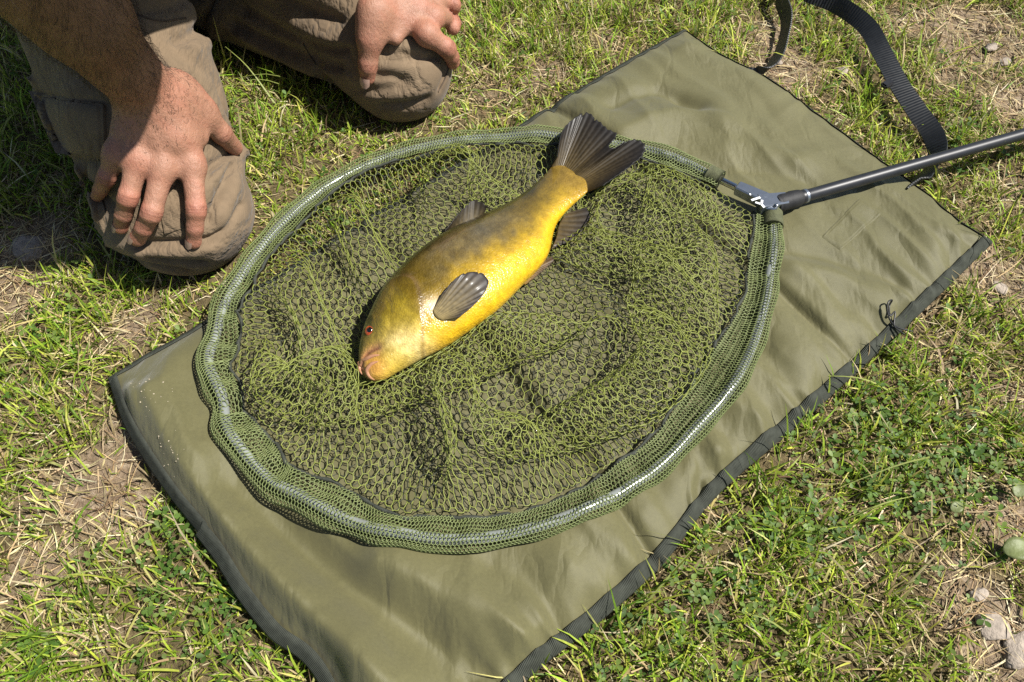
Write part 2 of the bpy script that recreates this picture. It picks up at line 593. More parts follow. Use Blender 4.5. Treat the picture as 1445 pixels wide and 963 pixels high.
binding(MP[:, -1].copy(), MP[:, -6].copy(), .0138, unhooking_mat)
binding(MP[:, 0].copy(), MP[:, 5].copy(), .013, unhooking_mat)
kb = int(NV * .43)          # the tape ends and starts again part-way along this edge
binding(MP[0][:kb].copy(), MP[5][:kb].copy(), .0130, unhooking_mat)
shf = MP[0] - MP[5]; shf[:, 2] = 0; shf /= np.linalg.norm(shf, axis=1)[:, None]
binding((MP[0] + shf * .0035)[kb - 3:].copy(), MP[5][kb - 3:].copy(), .0150, unhooking_mat, lift=.0034)
binding(MP[-1].copy(), MP[-6].copy(), .006, unhooking_mat)

# stitched patch near the handle end
pc = [G(*p, .03) for p in [(1157, 338), (1185, 356), (1243, 305), (1211, 283)]]
nn = 24
tt, ss = np.meshgrid(np.linspace(0, 1, nn), np.linspace(0, 1, nn), indexing='ij')
pp = (1 - tt)[..., None] * ((1 - ss)[..., None] * pc[0] + ss[..., None] * pc[1]) + tt[..., None] * ((1 - ss)[..., None] * pc[3] + ss[..., None] * pc[2])
pp[..., 2] = np.array([[mat_z(*q[:2]) for q in row] for row in pp]) + .0022
ed = np.minimum.reduce([tt, 1 - tt, ss, 1 - ss])
pp[..., 2] -= .0024 * (ed < .001) + .0009 * (np.abs(ed - .09) < .03) + .0012 * (np.abs(tt - .55) < .03)
make_mesh('stitched_patch', pp.reshape(-1, 3), grid_faces(nn, nn)[:, ::-1], M_NYLON, unhooking_mat)

# carry strap: ribbon through (px, py, z) with the direction its width points in
def ribbon(name, pts, width, matl, parent, thick=.0022, n=120):
    C = catmull([np.r_[G(p[0], p[1], p[2]), np.array(p[3], float) / np.linalg.norm(p[3]), p[4] if len(p) > 4 else 1.0] for p in pts], n)
    P, Wd, ws = C[:, :3], C[:, 3:6], C[:, 6]
    T = np.gradient(P, axis=0); T /= np.linalg.norm(T, axis=1)[:, None]
    Wd = Wd - (Wd * T).sum(1)[:, None] * T
    Wd /= np.linalg.norm(Wd, axis=1)[:, None]
    Nn = np.cross(T, Wd)
    s = np.r_[0, np.cumsum(np.linalg.norm(np.diff(P, axis=0), axis=1))]
    prof = [(-.5, -.5), (-.5, .5), (-.25, .62), (0, .66), (.25, .62), (.5, .5), (.5, -.5), (0, -.5)]
    V = np.stack([P + Wd * (width * ws * a)[:, None] + Nn * thick * bq for a, bq in prof], 1)
    cols = np.zeros((n, len(prof), 3)); cols[..., 0] = s[:, None]; cols[..., 1] = np.array([a for a, _ in prof])[None]
    kk = len(prof)
    caps = [np.array([[*range(kk)]]), np.array([[(n - 1) * kk + j for j in range(kk)][::-1]])]
    return make_mesh(name, V.reshape(-1, 3), [grid_faces(n, kk, wrap_v=True)] + caps, matl, parent, smooth_shade=False, cols=cols.reshape(-1, 3))


UPV = (0, .1, 1)
ribbon('carry_strap', [(1052, 104, .014, (1, .7, .1)), (1072, 106, .016, (.9, .6, .5)), (1092, 88, .020, (.75, .1, .75)), (1104, 60, .022, (.45, -.1, .95)), (1110, 25, .024, (.35, -.1, 1)),
                       (1100, -8, .024, (.2, .5, .9)), (1112, -26, .025, (.1, .5, .8)), (1140, -10, .026, (0, .6, .8)), (1180, 6, .027, (-.1, .65, .75)), (1222, 36, .030, (.5, .5, .65)),
                       (1245, 75, .030, (.8, .3, .35)), (1268, 118, .029, (.86, .3, .28)), (1296, 160, .027, (.84, .3, .4)), (1318, 192, .024, (.7, .2, .7)), (1322, 222, .018, (.6, .3, .75)),
                       (1300, 252, .014, (.75, .6, .1)), (1272, 274, .018, (.75, .6, .0))], .029, M_STRAP, unhooking_mat, n=200)
M_PLASTIC = simple_mat('black_plastic', (.012, .012, .013), .4, bstr=.1)
sl = G(1252, 119, .028)
bmq = bmesh.new(); bmesh.ops.create_cube(bmq, size=1.0)
bmesh.ops.scale(bmq, vec=(.012, .020, .008), verts=bmq.verts); bmesh.ops.bevel(bmq, geom=bmq.edges[:], offset=.0022, segments=2, affect='EDGES')
Vb = np.array([v.co[:] for v in bmq.verts]); Fb = [[vv.index for vv in f.verts] for f in bmq.faces]
ang = -.95
Rz = np.array([[math.cos(ang), -math.sin(ang), 0], [math.sin(ang), math.cos(ang), 0], [0, 0, 1]])
Fb4 = [f for f in Fb if len(f) == 4]; Fb3 = [f for f in Fb if len(f) == 3]
make_mesh('strap_slider', Vb @ Rz.T + sl, [np.array(Fb4)] + ([np.array(Fb3)] if Fb3 else []), M_PLASTIC, unhooking_mat, False)

# elastic cord loop with its loose end
loop = [(1288, 468, .018), (1266, 462, .024), (1256, 452, .032), (1252, 436, .04), (1254, 426, .044), (1259, 424, .042), (1255, 432, .036), (1256, 446, .034), (1263, 440, .034), (1262, 452, .03), (1263, 462, .026), (1276, 472, .018)]
make_mesh('elastic_cord', *tube(catmull([G(*p) for p in loop], 90), .0011, 6), M_PLASTIC, unhooking_mat)
# ================================================================== THE FISH
FZ = 0.066
dorsal_px = [(507, 517), (506, 500), (510, 476), (523, 441), (545, 402), (585, 362), (628, 331), (676, 308), (724, 284), (759, 258), (786, 229)]
ventral_px = [(524, 537), (541, 537), (567, 523), (598, 506), (633, 489), (667, 467), (707, 438), (742, 403), (776, 364), (790, 312), (838, 263)]


def fz(t):
    """height of the fish's middle plane along the body"""
    return 0.052 + 0.020 * np.exp(-((t - 0.42) / 0.33) ** 2) - 0.004 * t


nF, mF = 260, 120
td = np.linspace(0, 1, nF)
dpx, vpx = catmull(dorsal_px, nF), catmull(ventral_px, nF)
D3 = np.array([G(a, b_, fz(t)) for (a, b_), t in zip(dpx, td)])
V3 = np.array([G(a, b_, fz(t)) for (a, b_), t in zip(vpx, td)])
M3 = (D3 + V3) / 2
E3 = (D3 - V3) / 2 * (.95 + .06 * smooth(.75, .95, td))[:, None]
M3 = M3 + (D3 - V3) * .015
half_h = np.linalg.norm(E3, axis=1)
# body thickness along the length
bt = np.interp(td, [0, .03, .08, .16, .28, .45, .6, .75, .88, 1.0], [.009, .0135, .020, .027, .034, .036, .031, .022, .012, .0026])
phi = np.linspace(0, 2 * math.pi, mF, endpoint=False)
cp, sp = np.cos(phi), np.sin(phi)
cx = np.sign(cp) * np.abs(cp) ** 0.92
sx = np.sign(sp) * np.abs(sp) ** 0.95
FV = M3[:, None] + cx[None, :, None] * E3[:, None] + (bt[:, None] * sx[None])[..., None] * np.array([0, 0, 1.0])
FV[..., 2] = np.maximum(FV[..., 2], 0.034 + 0.1 * np.maximum(0, 0.034 - FV[..., 2]))
Tt = np.repeat(td[:, None], mF, 1); Cc = np.repeat(cp[None], nF, 0); Sn = np.repeat(sp[None], nF, 0)
# gill cover: a lip standing proud of the shoulder behind it
flat_px = (dpx[:, None] * (1 + cx[None, :, None]) + vpx[:, None] * (1 - cx[None, :, None])) / 2
gill = catmull([(556, 414), (572, 414), (586, 421), (595, 438), (599, 456), (600, 478), (598, 505)], 120)


def curve_sd(P, curve):
    """distance to a curve, and on which side"""
    sh = P.shape[:-1]; Q = P.reshape(-1, 2)
    d2 = ((Q[:, None] - curve[None]) ** 2).sum(-1)
    i = np.clip(d2.argmin(1), 0, len(curve) - 2)
    tg = curve[i + 1] - curve[i]
    r = Q - curve[i]
    sgn = np.sign(tg[:, 0] * r[:, 1] - tg[:, 1] * r[:, 0])
    return np.sqrt(d2.min(1)).reshape(sh), sgn.reshape(sh)


gd, gs = curve_sd(flat_px, gill)
on = smooth(0.05, .3, Sn) * smooth(.92, .75, Cc)
in_head = (gs > 0)
lipz = .0036 * np.where(in_head, np.exp(-gd / 30), np.exp(-gd / 8))
FV[..., 2] += lipz * on
# cheek and operculum relief, fold in front of the operculum
for cpx, rad, amp in (((572, 455), 24, .0022), ((545, 470), 16, .0016), ((535, 500), 18, -.0012)):
    d = np.linalg.norm(flat_px - np.array(cpx), axis=-1)
    FV[..., 2] += amp * np.exp(-(d / rad) ** 2) * on
pre = catmull([(548, 432), (556, 452), (557, 476), (548, 497)], 60)
pd, _ = curve_sd(flat_px, pre)
FV[..., 2] -= .0010 * np.exp(-(pd / 3.5) ** 2) * on
# mouth slit
mouth = catmull([(538, 505), (525, 508), (514, 516), (513, 526), (520, 535)], 60)
md, _ = curve_sd(flat_px, mouth)
FV[..., 2] -= .0030 * np.exp(-(md / 2.6) ** 2) * smooth(0, .3, Sn)
# eye socket
ed_ = np.linalg.norm(flat_px - np.array((522, 466.5)), axis=-1)
FV[..., 2] += (.0016 * np.exp(-((ed_ - 8.5) / 2.6) ** 2) - .0012 * np.exp(-(ed_ / 6) ** 2)) * smooth(0, .3, Sn)

# own colouring of the skin, plus dark lines along mouth slit and gill cover
def lerp(a, b_, t): return a + (b_ - a) * t[..., None]


c3 = np.array
u_ = flat_px[..., 0] / 26.0; v_ = flat_px[..., 1] / 26.0
nz = fbm(u_, v_, 3, 4) - .5
nf = fbm(u_ * 5, v_ * 5, 13, 3) - .5
k = Cc + nz * .55 + .10 * (Tt - .5)
col = lerp(c3([.62, .375, .011]), c3([.33, .210, .011]), smooth(-.80, -.30, k))
col = lerp(col, c3([.112, .074, .008]), smooth(-.50, .22, k))
col = lerp(col, c3([.030, .022, .005]), smooth(.25, .90, k))
grey = smooth(.34, .46, Tt) * smooth(.80, .66, Tt) * smooth(-.35, 0.0, Cc + nz * .5) * smooth(.75, .4, Cc + nz * .3)
col = lerp(col, c3([.120, .098, .056]), grey * (.55 + 1.2 * nz).clip(0, 1))
headm = smooth(.30, .24, Tt) * (gs > 0)
hc = lerp(c3([.28, .20, .016]), c3([.080, .062, .012]), smooth(-.1, .75, k))
hc = lerp(hc, c3([.56, .40, .06]), smooth(-.25, -.8, k))
col = lerp(col, hc, headm * 1.0)
chin = np.exp(-(np.linalg.norm(flat_px - np.array((532, 528)), axis=-1) / 17) ** 2)
col = lerp(col, c3([.50, .25, .05]), (chin * .9).clip(0, 1))
thr = np.exp(-(((flat_px[..., 0] - 585) / 34) ** 2 + ((flat_px[..., 1] - 500) / 14) ** 2))
col = lerp(col, c3([.76, .60, .26]), (thr * .8 * (1 + nf)).clip(0, 1))
base = np.exp(-(((flat_px[..., 0] - 622) / 15) ** 2 + ((flat_px[..., 1] - 456) / 10) ** 2))
col = lerp(col, c3([.74, .60, .40]), (base * .9).clip(0, 1))
lips = np.exp(-(md / 7.0) ** 2)
col = lerp(col, c3([.40, .19, .10]), (lips * .7).clip(0, 1))
col = lerp(col, c3([.16, .06, .03]), np.exp(-(md / 1.8) ** 2))
col = lerp(col, c3([.10, .055, .02]), (np.exp(-((gd - np.where(in_head, -3, 3)) / 3.0) ** 2) * .5 * (Cc < .85)))
col = lerp(col, c3([.20, .125, .018]), smooth(.86, 1.0, Tt + .10 * nz) * .85)
ll = np.exp(-((Cc - .16 - .10 * (Tt - .5)) / .022) ** 2) * smooth(.28, .34, Tt) * smooth(.97, .9, Tt) * (.5 + .5 * np.sin(Tt * 420))
col = lerp(col, c3([.05, .035, .01]), ll * .45)
nb = fbm(u_ * 1.6, v_ * 1.6, 33, 4) - .5
col *= (1 + .45 * nf)[..., None] * (1 + .9 * nb * smooth(-.7, .1, Cc))[..., None]
col = col.clip(.004, .95)

m, nt, b = mat_new('fish_skin')
at = nd(nt, 'ShaderNodeAttribute', attribute_name='Col')
v = coords(nt)
speck = noise(nt, v, 520, 2, .6)
vo = nd(nt, 'ShaderNodeTexVoronoi', Scale=420.0); nt.links.new(v, vo.inputs['Vector'])
c = mixc(nt, ramp(nt, speck, [(.56, (0, 0, 0)), (.74, (.40, .40, .40))]), at.outputs[0], mixc(nt, 1, at.outputs[0], (2.0, 1.9, 1.3), 'MULTIPLY'))
c = mixc(nt, ramp(nt, noise(nt, v, 150, 4, .7), [(.36, (.40, .40, .40)), (.58, (0, 0, 0))]), c, mixc(nt, 1, c, (.55, .5, .45), 'MULTIPLY'))
nt.links.new(c, b.inputs['Base Color'])
b.inputs['Roughness'].default_value = 0.30
b.inputs['Specular IOR Level'].default_value = 0.55
b.inputs['Coat Weight'].default_value = 0.55
b.inputs['Coat Roughness'].default_value = 0.07
bump(nt, b, vo.outputs['Distance'], .42, .0011, bump(nt, None, noise(nt, v, 75, 5), .45, .004))
M_FISH = m
M_FIN = vcol_mat('fish_fin', .55, 0.10, .3, .25, 220)
M_FIN.node_tree.nodes['Principled BSDF'].inputs['Coat Weight'].default_value = .06
M_FIN.node_tree.nodes['Principled BSDF'].inputs['Coat Roughness'].default_value = .18

fish = empty('fish', tuple(np.r_[M3[nF // 2, :2], .034]), 'golden yellow fish with olive back and dark fins lying on its side in the net', 'fish')
capV = np.vstack([FV.reshape(-1, 3), M3[0] + np.array([-.002, -.003, -.001]), M3[-1]])
kk = np.arange(mF); kk2 = (kk + 1) % mF
caps = [np.stack([np.full(mF, nF * mF), kk, kk2], 1), np.stack([np.full(mF, nF * mF + 1), (nF - 1) * mF + kk2, (nF - 1) * mF + kk], 1)]
capcol = np.vstack([col.reshape(-1, 3), [.25, .1, .05], [.1, .07, .02]])
fish_body = make_mesh('body', capV, [grid_faces(nF, mF, wrap_v=True)[:, ::-1]] + [c_[:, ::-1] for c_ in caps], M_FISH, fish, cols=capcol)
fish_bvh = BVHTree.FromPolygons([Vector(p) for p in capV], [tuple(f) for f in grid_faces(nF, mF, wrap_v=True)])


def fish_hit(px, py, lift=0.0):
    d = ray(px, py)
    h = fish_bvh.ray_cast(Vector(_eye), Vector(d))
    if h[0] is None: return G(px, py, .06)
    return np.array(h[0]) - d * lift


def fin(name, base_px, tip_px, zb, zt, rays, parent, ns=70, nr=26, ragged=.03, on_body=False, cols=((.16, .115, .04), (.045, .034, .026)), seed=0, ramp_p=1.0, ripple=.00045, belly=0.0):
    """fin spread between a base line and a tip line (photo points), ribbed by its rays"""
    Bp, Tp = catmull(base_px, ns), catmull(tip_px, ns)
    r_ = np.random.default_rng(seed)
    s = np.linspace(0, 1, ns); t = np.linspace(0, 1, nr)
    jag = 1 - ragged * np.abs(np.sin(s * rays * math.pi)) - ragged * 1.2 * vnoise(s * 17, s * 0, seed) - ragged * 2.2 * (vnoise(s * 31, s * 0 + 3, seed) > .78)
    P = np.zeros((ns, nr, 3)); C = np.zeros((ns, nr, 3))
    for i in range(ns):
        b3 = fish_hit(*Bp[i], .0006) if on_body else G(*Bp[i], zb)
        t3 = G(*Tp[i], zt) if not on_body else fish_hit(*Tp[i], zt)
        q = b3[None] + (t3 - b3)[None] * (t * jag[i])[:, None]
        if on_body:
            for j in range(1, nr):
                hh = fish_hit(*[float(x) for x in (Bp[i] + (Tp[i] - Bp[i]) * t[j] * jag[i])], .0008 + zt * t[j])
                q[j] = hh
        q[:, 2] += ripple * np.sin(s[i] * rays * 2 * math.pi) * np.minimum(1, .3 + t) + belly * np.sin(t * math.pi) * math.sin(s[i] * math.pi)
        P[i] = q
        rr = .5 + .5 * math.sin(s[i] * rays * 2 * math.pi)
        tq = t ** ramp_p
        cc = np.array(cols[0]) * (1 - tq)[:, None] + np.array(cols[1]) * tq[:, None]
        C[i] = cc * (.84 + .32 * rr) * (1 + .3 * (vnoise(t * 6 + i * .1, t * 0 + i * .07, seed) - .5))[:, None]
    o = make_mesh(name, P.reshape(-1, 3), grid_faces(ns, nr), M_FIN, parent, cols=C.reshape(-1, 3).clip(.002, 1))
    sm = o.modifiers.new('thick', 'SOLIDIFY'); sm.thickness = .0011; sm.offset = 0
    return o


fin('tail_fin', [(776, 238), (794, 246), (811, 258), (828, 272)],
    [(787, 221), (793, 186), (808, 168), (829, 157), (846, 170), (858, 180), (872, 188), (861, 204), (868, 208), (885, 199), (900, 195), (913, 202), (908, 220), (880, 242), (851, 262)], .047, .080, 34, fish, ns=210, nr=34, seed=2, ragged=.02, cols=((.13, .085, .018), (.014, .0125, .012)), ramp_p=.32)
fin('dorsal_fin', [(622, 334), (645, 321), (664, 313), (682, 304)], [(628, 326), (648, 300), (668, 282), (689, 290)], .064, .078, 9, fish, seed=3, cols=((.075, .055, .022), (.030,.025,.019)))
fin('anal_fin', [(778, 352), (785, 336), (789, 318), (798, 302)], [(782, 350), (815, 335), (834, 312), (829, 292)], .052, .050, 9, fish, seed=4, cols=((.08, .055, .018), (.018,.015,.014)))
fin('pelvic_fin', [(741, 402), (737, 399), (734, 395), (732, 390)], [(748, 397), (766, 383), (783, 367), (780, 361)], .056, .052, 7, fish, seed=5, ns=40, cols=((.26, .15, .03), (.06, .04, .025)))
fin('pectoral_fin', [(624, 452), (618, 450), (613, 445), (611, 438)], [(648, 448), (674, 426), (689, 404), (685, 388), (668, 383), (648, 389), (626, 412)], 0, .009, 11, fish, ns=80, on_body=True, seed=6, ragged=.012, cols=((.20, .15, .06), (.030, .025, .025)), ripple=.00028)

# eye
def disc_dome(c, nrm, r, h, n=24, rings=6):
    nrm = nrm / np.linalg.norm(nrm)
    a1 = np.cross(nrm, [0, 1, 0.3]); a1 /= np.linalg.norm(a1); a2 = np.cross(nrm, a1)
    V = [c + nrm * h]
    for i in range(1, rings + 1):
        q = i / rings
        for j in range(n):
            a = 2 * math.pi * j / n
            V.append(c + r * q * (math.cos(a) * a1 + math.sin(a) * a2) + nrm * h * (1 - q * q))
    Fq, Ft = [], []
    for j in range(n):
        Ft.append((0, 1 + j, 1 + (j + 1) % n))
        for i in range(rings - 1):
            a, b_ = 1 + i * n, 1 + (i + 1) * n
            Fq.append((a + j, b_ + j, b_ + (j + 1) % n, a + (j + 1) % n))
    return np.array(V), [np.array(Fq), np.array(Ft)]


M_IRIS = simple_mat('red_iris', (.36, .055, .012), .12, coat=1.0, bstr=0, var=.35, scale=600)
M_PUPIL = simple_mat('black_pupil', (.006, .005, .005), .06, coat=1.0, bstr=0)
ec = fish_hit(522, 466.5)
en = np.array([-.15, -.25, .95])
eye = make_mesh('eye', *disc_dome(ec - en * .0005, en, .0064, .0030), M_IRIS, fish)
make_mesh('pupil', *disc_dome(ec + en * .0021 + np.array([.0003, .0002, 0]), en, .0034, .0012), M_PUPIL, eye)
# lips
M_LIP = simple_mat('fish_lip', (.40, .20, .11), .25, coat=.6, var=.25, scale=200, bscale=500, bstr=.3)
for pts, r0 in (([(537, 501), (525, 503), (512, 510), (507, 520), (511, 529)], .0027), ([(535, 510), (524, 514), (518, 523), (522, 532), (530, 537)], .0026)):
    C = np.array([fish_hit(*p, -.0004) for p in catmull(pts, 40)])
    C[:, 2] = np.convolve(np.pad(C[:, 2], 4, mode='edge'), np.ones(9) / 9, 'valid')
    s = np.linspace(0, 1, 40)
    make_mesh('lip', *tube(C, r0 * np.maximum(.05, np.sin(np.pi * s) ** .6), 10), M_LIP, fish)
# ================================================================== THE LANDING NET
M_NETGREEN = simple_mat('green_net_cord', (.190, .215, .043), .5, var=.22, scale=35, bscale=1500, bstr=.3, bdist=.0004)
M_SLEEVE = simple_mat('green_fine_mesh', (.175, .210, .075), .6, var=.12, scale=60, bstr=0)
M_HOOP = simple_mat('grey_hoop_tube', (.30, .32, .30), .24, metal=.3, var=.08, bstr=.1)
M_TAPE = simple_mat('dark_net_tape', (.030, .034, .024), .75, var=.3, scale=200, bscale=900, bstr=.6, bdist=.001)
M_CUFF = simple_mat('olive_cuff', (.075, .080, .036), .75, var=.3, scale=160, bscale=900, bstr=.7, bdist=.0012)
M_ALLOY = simple_mat('grey_alloy', (.30, .33, .37), .32, metal=.85, var=.08, scale=120, bscale=900, bstr=.15)
M_CARBON = simple_mat('black_carbon_pole', (.016, .017, .021), .42, var=.2, scale=80, bscale=1200, bstr=.12, bdist=.0004, coat=0.0)
M_RUBBER = simple_mat('black_rubber', (.012, .012, .013), .65, var=.2, bscale=700, bstr=.4)
M_MARK = simple_mat('white_print', (.78, .79, .80), .5, var=.04, bstr=0)
M_STEEL = simple_mat('bright_steel', (.62, .62, .62), .22, metal=1.0, var=.05, bstr=0)

landing_net = empty('landing_net', tuple(np.r_[G(700, 480)[:2], .03]), 'round landing net with green mesh bag and black pole lying on the olive mat', 'landing net')

# outer border of the sleeve in the photograph, from the upper arm round to the lower arm
outer_px = [(1024, 246), (975, 223), (915, 204), (850, 189), (780, 181), (700, 180), (630, 186), (560, 202), (500, 225), (450, 253), (400, 295), (355, 345), (322, 393), (299, 435),
            (291, 470), (281, 505), (281, 530), (294, 552), (304, 576), (302, 602), (318, 632), (345, 668), (378, 697), (410, 712), (440, 730), (500, 760), (570, 778), (640, 784), (720, 776), (800, 755),
            (870, 722), (940, 675), (1000, 612), (1048, 556), (1080, 490), (1098, 415), (1105, 350), (1104, 303)]
HZ = .042
outer = np.array([G(*p, HZ) for p in outer_px])
NH = 520
Ho = catmull(outer, NH)


def outward(P):
    T = np.gradient(P, axis=0); T[:, 2] = 0
    T /= np.linalg.norm(T, axis=1)[:, None]
    N = np.stack([-T[:, 1], T[:, 0], 0 * T[:, 0]], 1)      # path runs anticlockwise seen from above -> outside is to its right
    c = P.mean(0)
    if ((P - c) * N).sum() < 0: N = -N
    return T, N


HT, HN = outward(Ho)
hs = np.r_[0, np.cumsum(np.linalg.norm(np.diff(Ho, axis=0), axis=1))]
HLEN = hs[-1]
hf = hs / HLEN
left_slack = smooth(.36, .44, hf) * smooth(.70, .60, hf)       # where the sleeve hangs loose and bunches
rad_out = .0145 * (1 - .1 * left_slack)
Hc = Ho - HN * rad_out[:, None]
Hc[:, 2] += .010 * smooth(.15, .02, hf) * 0 - .006 * smooth(.05, .16, hf) * smooth(.36, .28, hf)    # rests on turf beyond the mat's edge
# height field of what the net lies on
hx, hy = np.linspace(-.48, .48, 122), np.linspace(.16, 1.04, 112)
HM = np.array([[mat_z(x, y, .018) for y in hy] for x in hx])


def bed(x, y):
    i = np.clip((x - hx[0]) / (hx[1] - hx[0]), 0, len(hx) - 1.001); j = np.clip((y - hy[0]) / (hy[1] - hy[0]), 0, len(hy) - 1.001)
    i0, j0 = i.astype(int), j.astype(int); fi_, fj = i - i0, j - j0
    return (HM[i0, j0] * (1 - fi_) + HM[i0 + 1, j0] * fi_) * (1 - fj) + (HM[i0, j0 + 1] * (1 - fi_) + HM[i0 + 1, j0 + 1] * fi_) * fj


Hc[:, 2] = np.maximum(Hc[:, 2], bed(Hc[:, 0], Hc[:, 1]) + .0110)
# hoop tube
tubeP = Hc.copy()
for _ in range(25):
    tubeP[1:-1] = (tubeP[:-2] + 2 * tubeP[1:-1] + tubeP[2:]) / 4
hoop = make_mesh('hoop', *tube(tubeP[::2], .0060, 14), M_HOOP, landing_net)

# sleeve cross-section: over the tube, under it and back to the inner seam
skirt = .002 + .003 * smooth(.60, .74, hf) + .018 * np.exp(-((hf - .86) / .07) ** 2) + .003 * np.sin(hf * 60) + .006 * left_slack * (1 + np.sin(hf * HLEN * 42))
skirt = skirt * smooth(0, .03, hf) * .85 + .006 + .004 * (vnoise(hf * 40, hf * 0, 4) - .5)
seam_r = -(.014 + skirt)
bunch = left_slack * (.5 + .5 * np.sin(hf * HLEN * 60 + 2 * np.sin(hf * 50)))
seam_z = .046 - Hc[:, 2] + .004 * vnoise(hf * 50, hf * 0, 9) + .002 * left_slack
prof_n = 60
pt_ = np.linspace(0, 1, prof_n)
ro = .0108 + .0060 * bunch + .0012 * np.sin(hf * 170)


def sleeve_point(i, t):
    """i: fractional index along the hoop, t: 0..1 round the cross-section (seam to seam)"""
    i0 = np.clip(i.astype(int), 0, NH - 2); fr = (i - i0)[..., None]
    L = lambda A: A[i0] * (1 - (i - i0)) + A[i0 + 1] * (i - i0)
    c = Hc[i0] * (1 - fr) + Hc[i0 + 1] * fr
    n = HN[i0] * (1 - fr) + HN[i0 + 1] * fr
    sr, sz, r = L(seam_r), L(seam_z), L(ro)
    # t<.3 top skirt, .3-.7 round the tube, >.7 under skirt
    a = np.pi * (1 - (t - .28) / .44 * 1.0) * .5 * 2 - np.pi / 2       # +90deg (top) .. -90deg (under)
    a = np.clip(a, -np.pi / 2, np.pi / 2)
    rr = r * np.cos(a) + .002; zz = r * np.sin(a)
    top = np.clip(1 - t / .28, 0, 1); bot = np.clip((t - .72) / .28, 0, 1)
    q = np.maximum(top, bot)
    qs = q
    r_ = rr * (1 - qs) + sr * qs
    zb = np.where(top > 0, r, np.where(bot > 0, -r, zz))
    z_ = zb * (1 - qs) + sz * qs
    z_ = z_ - np.where(top > 0, .004 * np.sin(np.pi * q), 0)
    ripple = .0022 * np.sin(i * .55 + 3 * np.sin(i * .05)) * (q > 0) * np.sin(np.pi * q) * (1 + 1.5 * L(left_slack))
    P = c + n * r_[..., None]
    P[..., 2] += z_ + ripple
    P[..., 2] = np.maximum(P[..., 2], bed(P[..., 0], P[..., 1]) + .0022)
    return P


CELL = .0044
circ = .078
hp, he = hexnet(HLEN, circ, CELL)
ok = (hp[:, 0] >= 0) & (hp[:, 0] <= HLEN) & (hp[:, 1] >= 0) & (hp[:, 1] <= circ)
he = he[ok[he].all(1)]
fi = np.interp(hp[:, 0].clip(0, HLEN), hs, np.arange(NH))
SP = sleeve_point(fi, (hp[:, 1] / circ).clip(0, 1))
V, Fq = strands(SP[he[:, 0]], SP[he[:, 1]], None, .00066, 3)
sleeve = make_mesh('mesh_sleeve', V, Fq, M_SLEEVE, landing_net)
tag(sleeve, kind='stuff')
seam = Hc + HN * seam_r[:, None]; seam[:, 2] += seam_z
# dark tape joining sleeve and bag
tp = seam.copy(); tp += np.stack([vnoise(np.arange(NH) * .35, np.zeros(NH), q_) - .5 for q_ in (1, 2, 3)], 1) * .007; tp[:, 2] -= .003
make_mesh('seam_tape', *tube(tp[::2], .0021 + .0006 * np.sin(np.arange(0, NH, 2) * .9), 7), M_TAPE, landing_net)
# cuffs at both ends of the sleeve
for sl_ in (slice(0, 6), slice(NH - 8, NH)):
    P = Hc[sl_]
    make_mesh('cuff', *tube(P, .0138, 20), M_CUFF, landing_net)

# spreader block: two arms and a body
bc, ba, bb = G(1086, 287, .055), G(1022, 257, .052), G(1085, 322, .050)
bd = G(1110, 284, .056)


def prism(P0, P1, w0, w1, h0, h1, bev=.0016):
    """bar from P0 to P1 with chamfered edges"""
    d = P1 - P0; d /= np.linalg.norm(d)
    n = np.cross([0, 0, 1.0], d); n /= np.linalg.norm(n); up = np.cross(d, n)
    out = []
    for p, w, h, ins in ((P0, w0, h0, .75), (P0 + d * bev, w0, h0, 1), (P1 - d * bev, w1, h1, 1), (P1, w1, h1, .75)):
        ww, hh = w / 2 * ins, h / 2 * ins; c = bev
        out.append([p + n * a + up * b_ for a, b_ in ((-ww, -hh + c), (-ww, hh - c), (-ww + c, hh), (ww - c, hh), (ww, hh - c), (ww, -hh + c), (ww - c, -hh), (-ww + c, -hh))])
    V = np.array(out).reshape(-1, 3)
    F4 = grid_faces(4, 8, wrap_v=True)
    V = np.vstack([V, P0, P1])
    kk = np.arange(8); k2 = (kk + 1) % 8
    return V, [F4, np.stack([np.full(8, 32), k2, kk], 1), np.stack([np.full(8, 33), 24 + kk, 24 + k2], 1)]


dirA = (ba - bc) / np.linalg.norm(ba - bc)
block = make_mesh('spreader_block', *join_parts([prism(bc + dirA * .050, bc - dirA * .002, .016, .020, .015, .017), prism(bc + (bb - bc) * .35, bc - (bb - bc) * .12, .018, .021, .015, .017), prism(bc - (bd - bc) * .7, bd, .024, .020, .018, .018)]), M_ALLOY, landing_net, False)
make_mesh('hoop_pin', *tube(np.linspace(bc + dirA * .045, Hc[3], 8), .0052, 12), M_STEEL, block)
make_mesh('hoop_pin', *tube(np.linspace(bc + (bb - bc) * .5, Hc[NH - 6], 8), .0052, 12), M_STEEL, block)
topn = np.array([0, 0, 1.0])
for p in ((1058, 274), (1096, 289)):
    c = G(*p, .0648)
    make_mesh('rivet', *disc_dome(c, topn, .0026, .0012, 14, 3), M_STEEL, block)
# printed mark on the block
def stroke(a, b_, wd, z=.0652):
    P0, P1 = G(*a, z), G(*b_, z)
    d = P1 - P0; n = np.array([-d[1], d[0], 0]); n *= wd / 2 / np.linalg.norm(n)
    t = np.array([0, 0, .0006])
    V = np.array([P0 - n, P1 - n, P1 + n, P0 + n, P0 - n - t, P1 - n - t, P1 + n - t, P0 + n - t])
    return V, [np.array([(0, 1, 2, 3), (0, 4, 5, 1), (1, 5, 6, 2), (2, 6, 7, 3), (3, 7, 4, 0)])]


S8 = lambda x, y: (980 + x / 8.02, 210 + y / 8.02)
make_mesh('printed_mark', *join_parts([stroke(S8(645, 583), S8(745, 550), .0032), stroke(S8(690, 606), S8(758, 628), .0030), stroke(S8(758, 630), S8(768, 580), .0030), stroke(S8(758, 628), S8(792, 664), .0032)]), M_MARK, block, False)

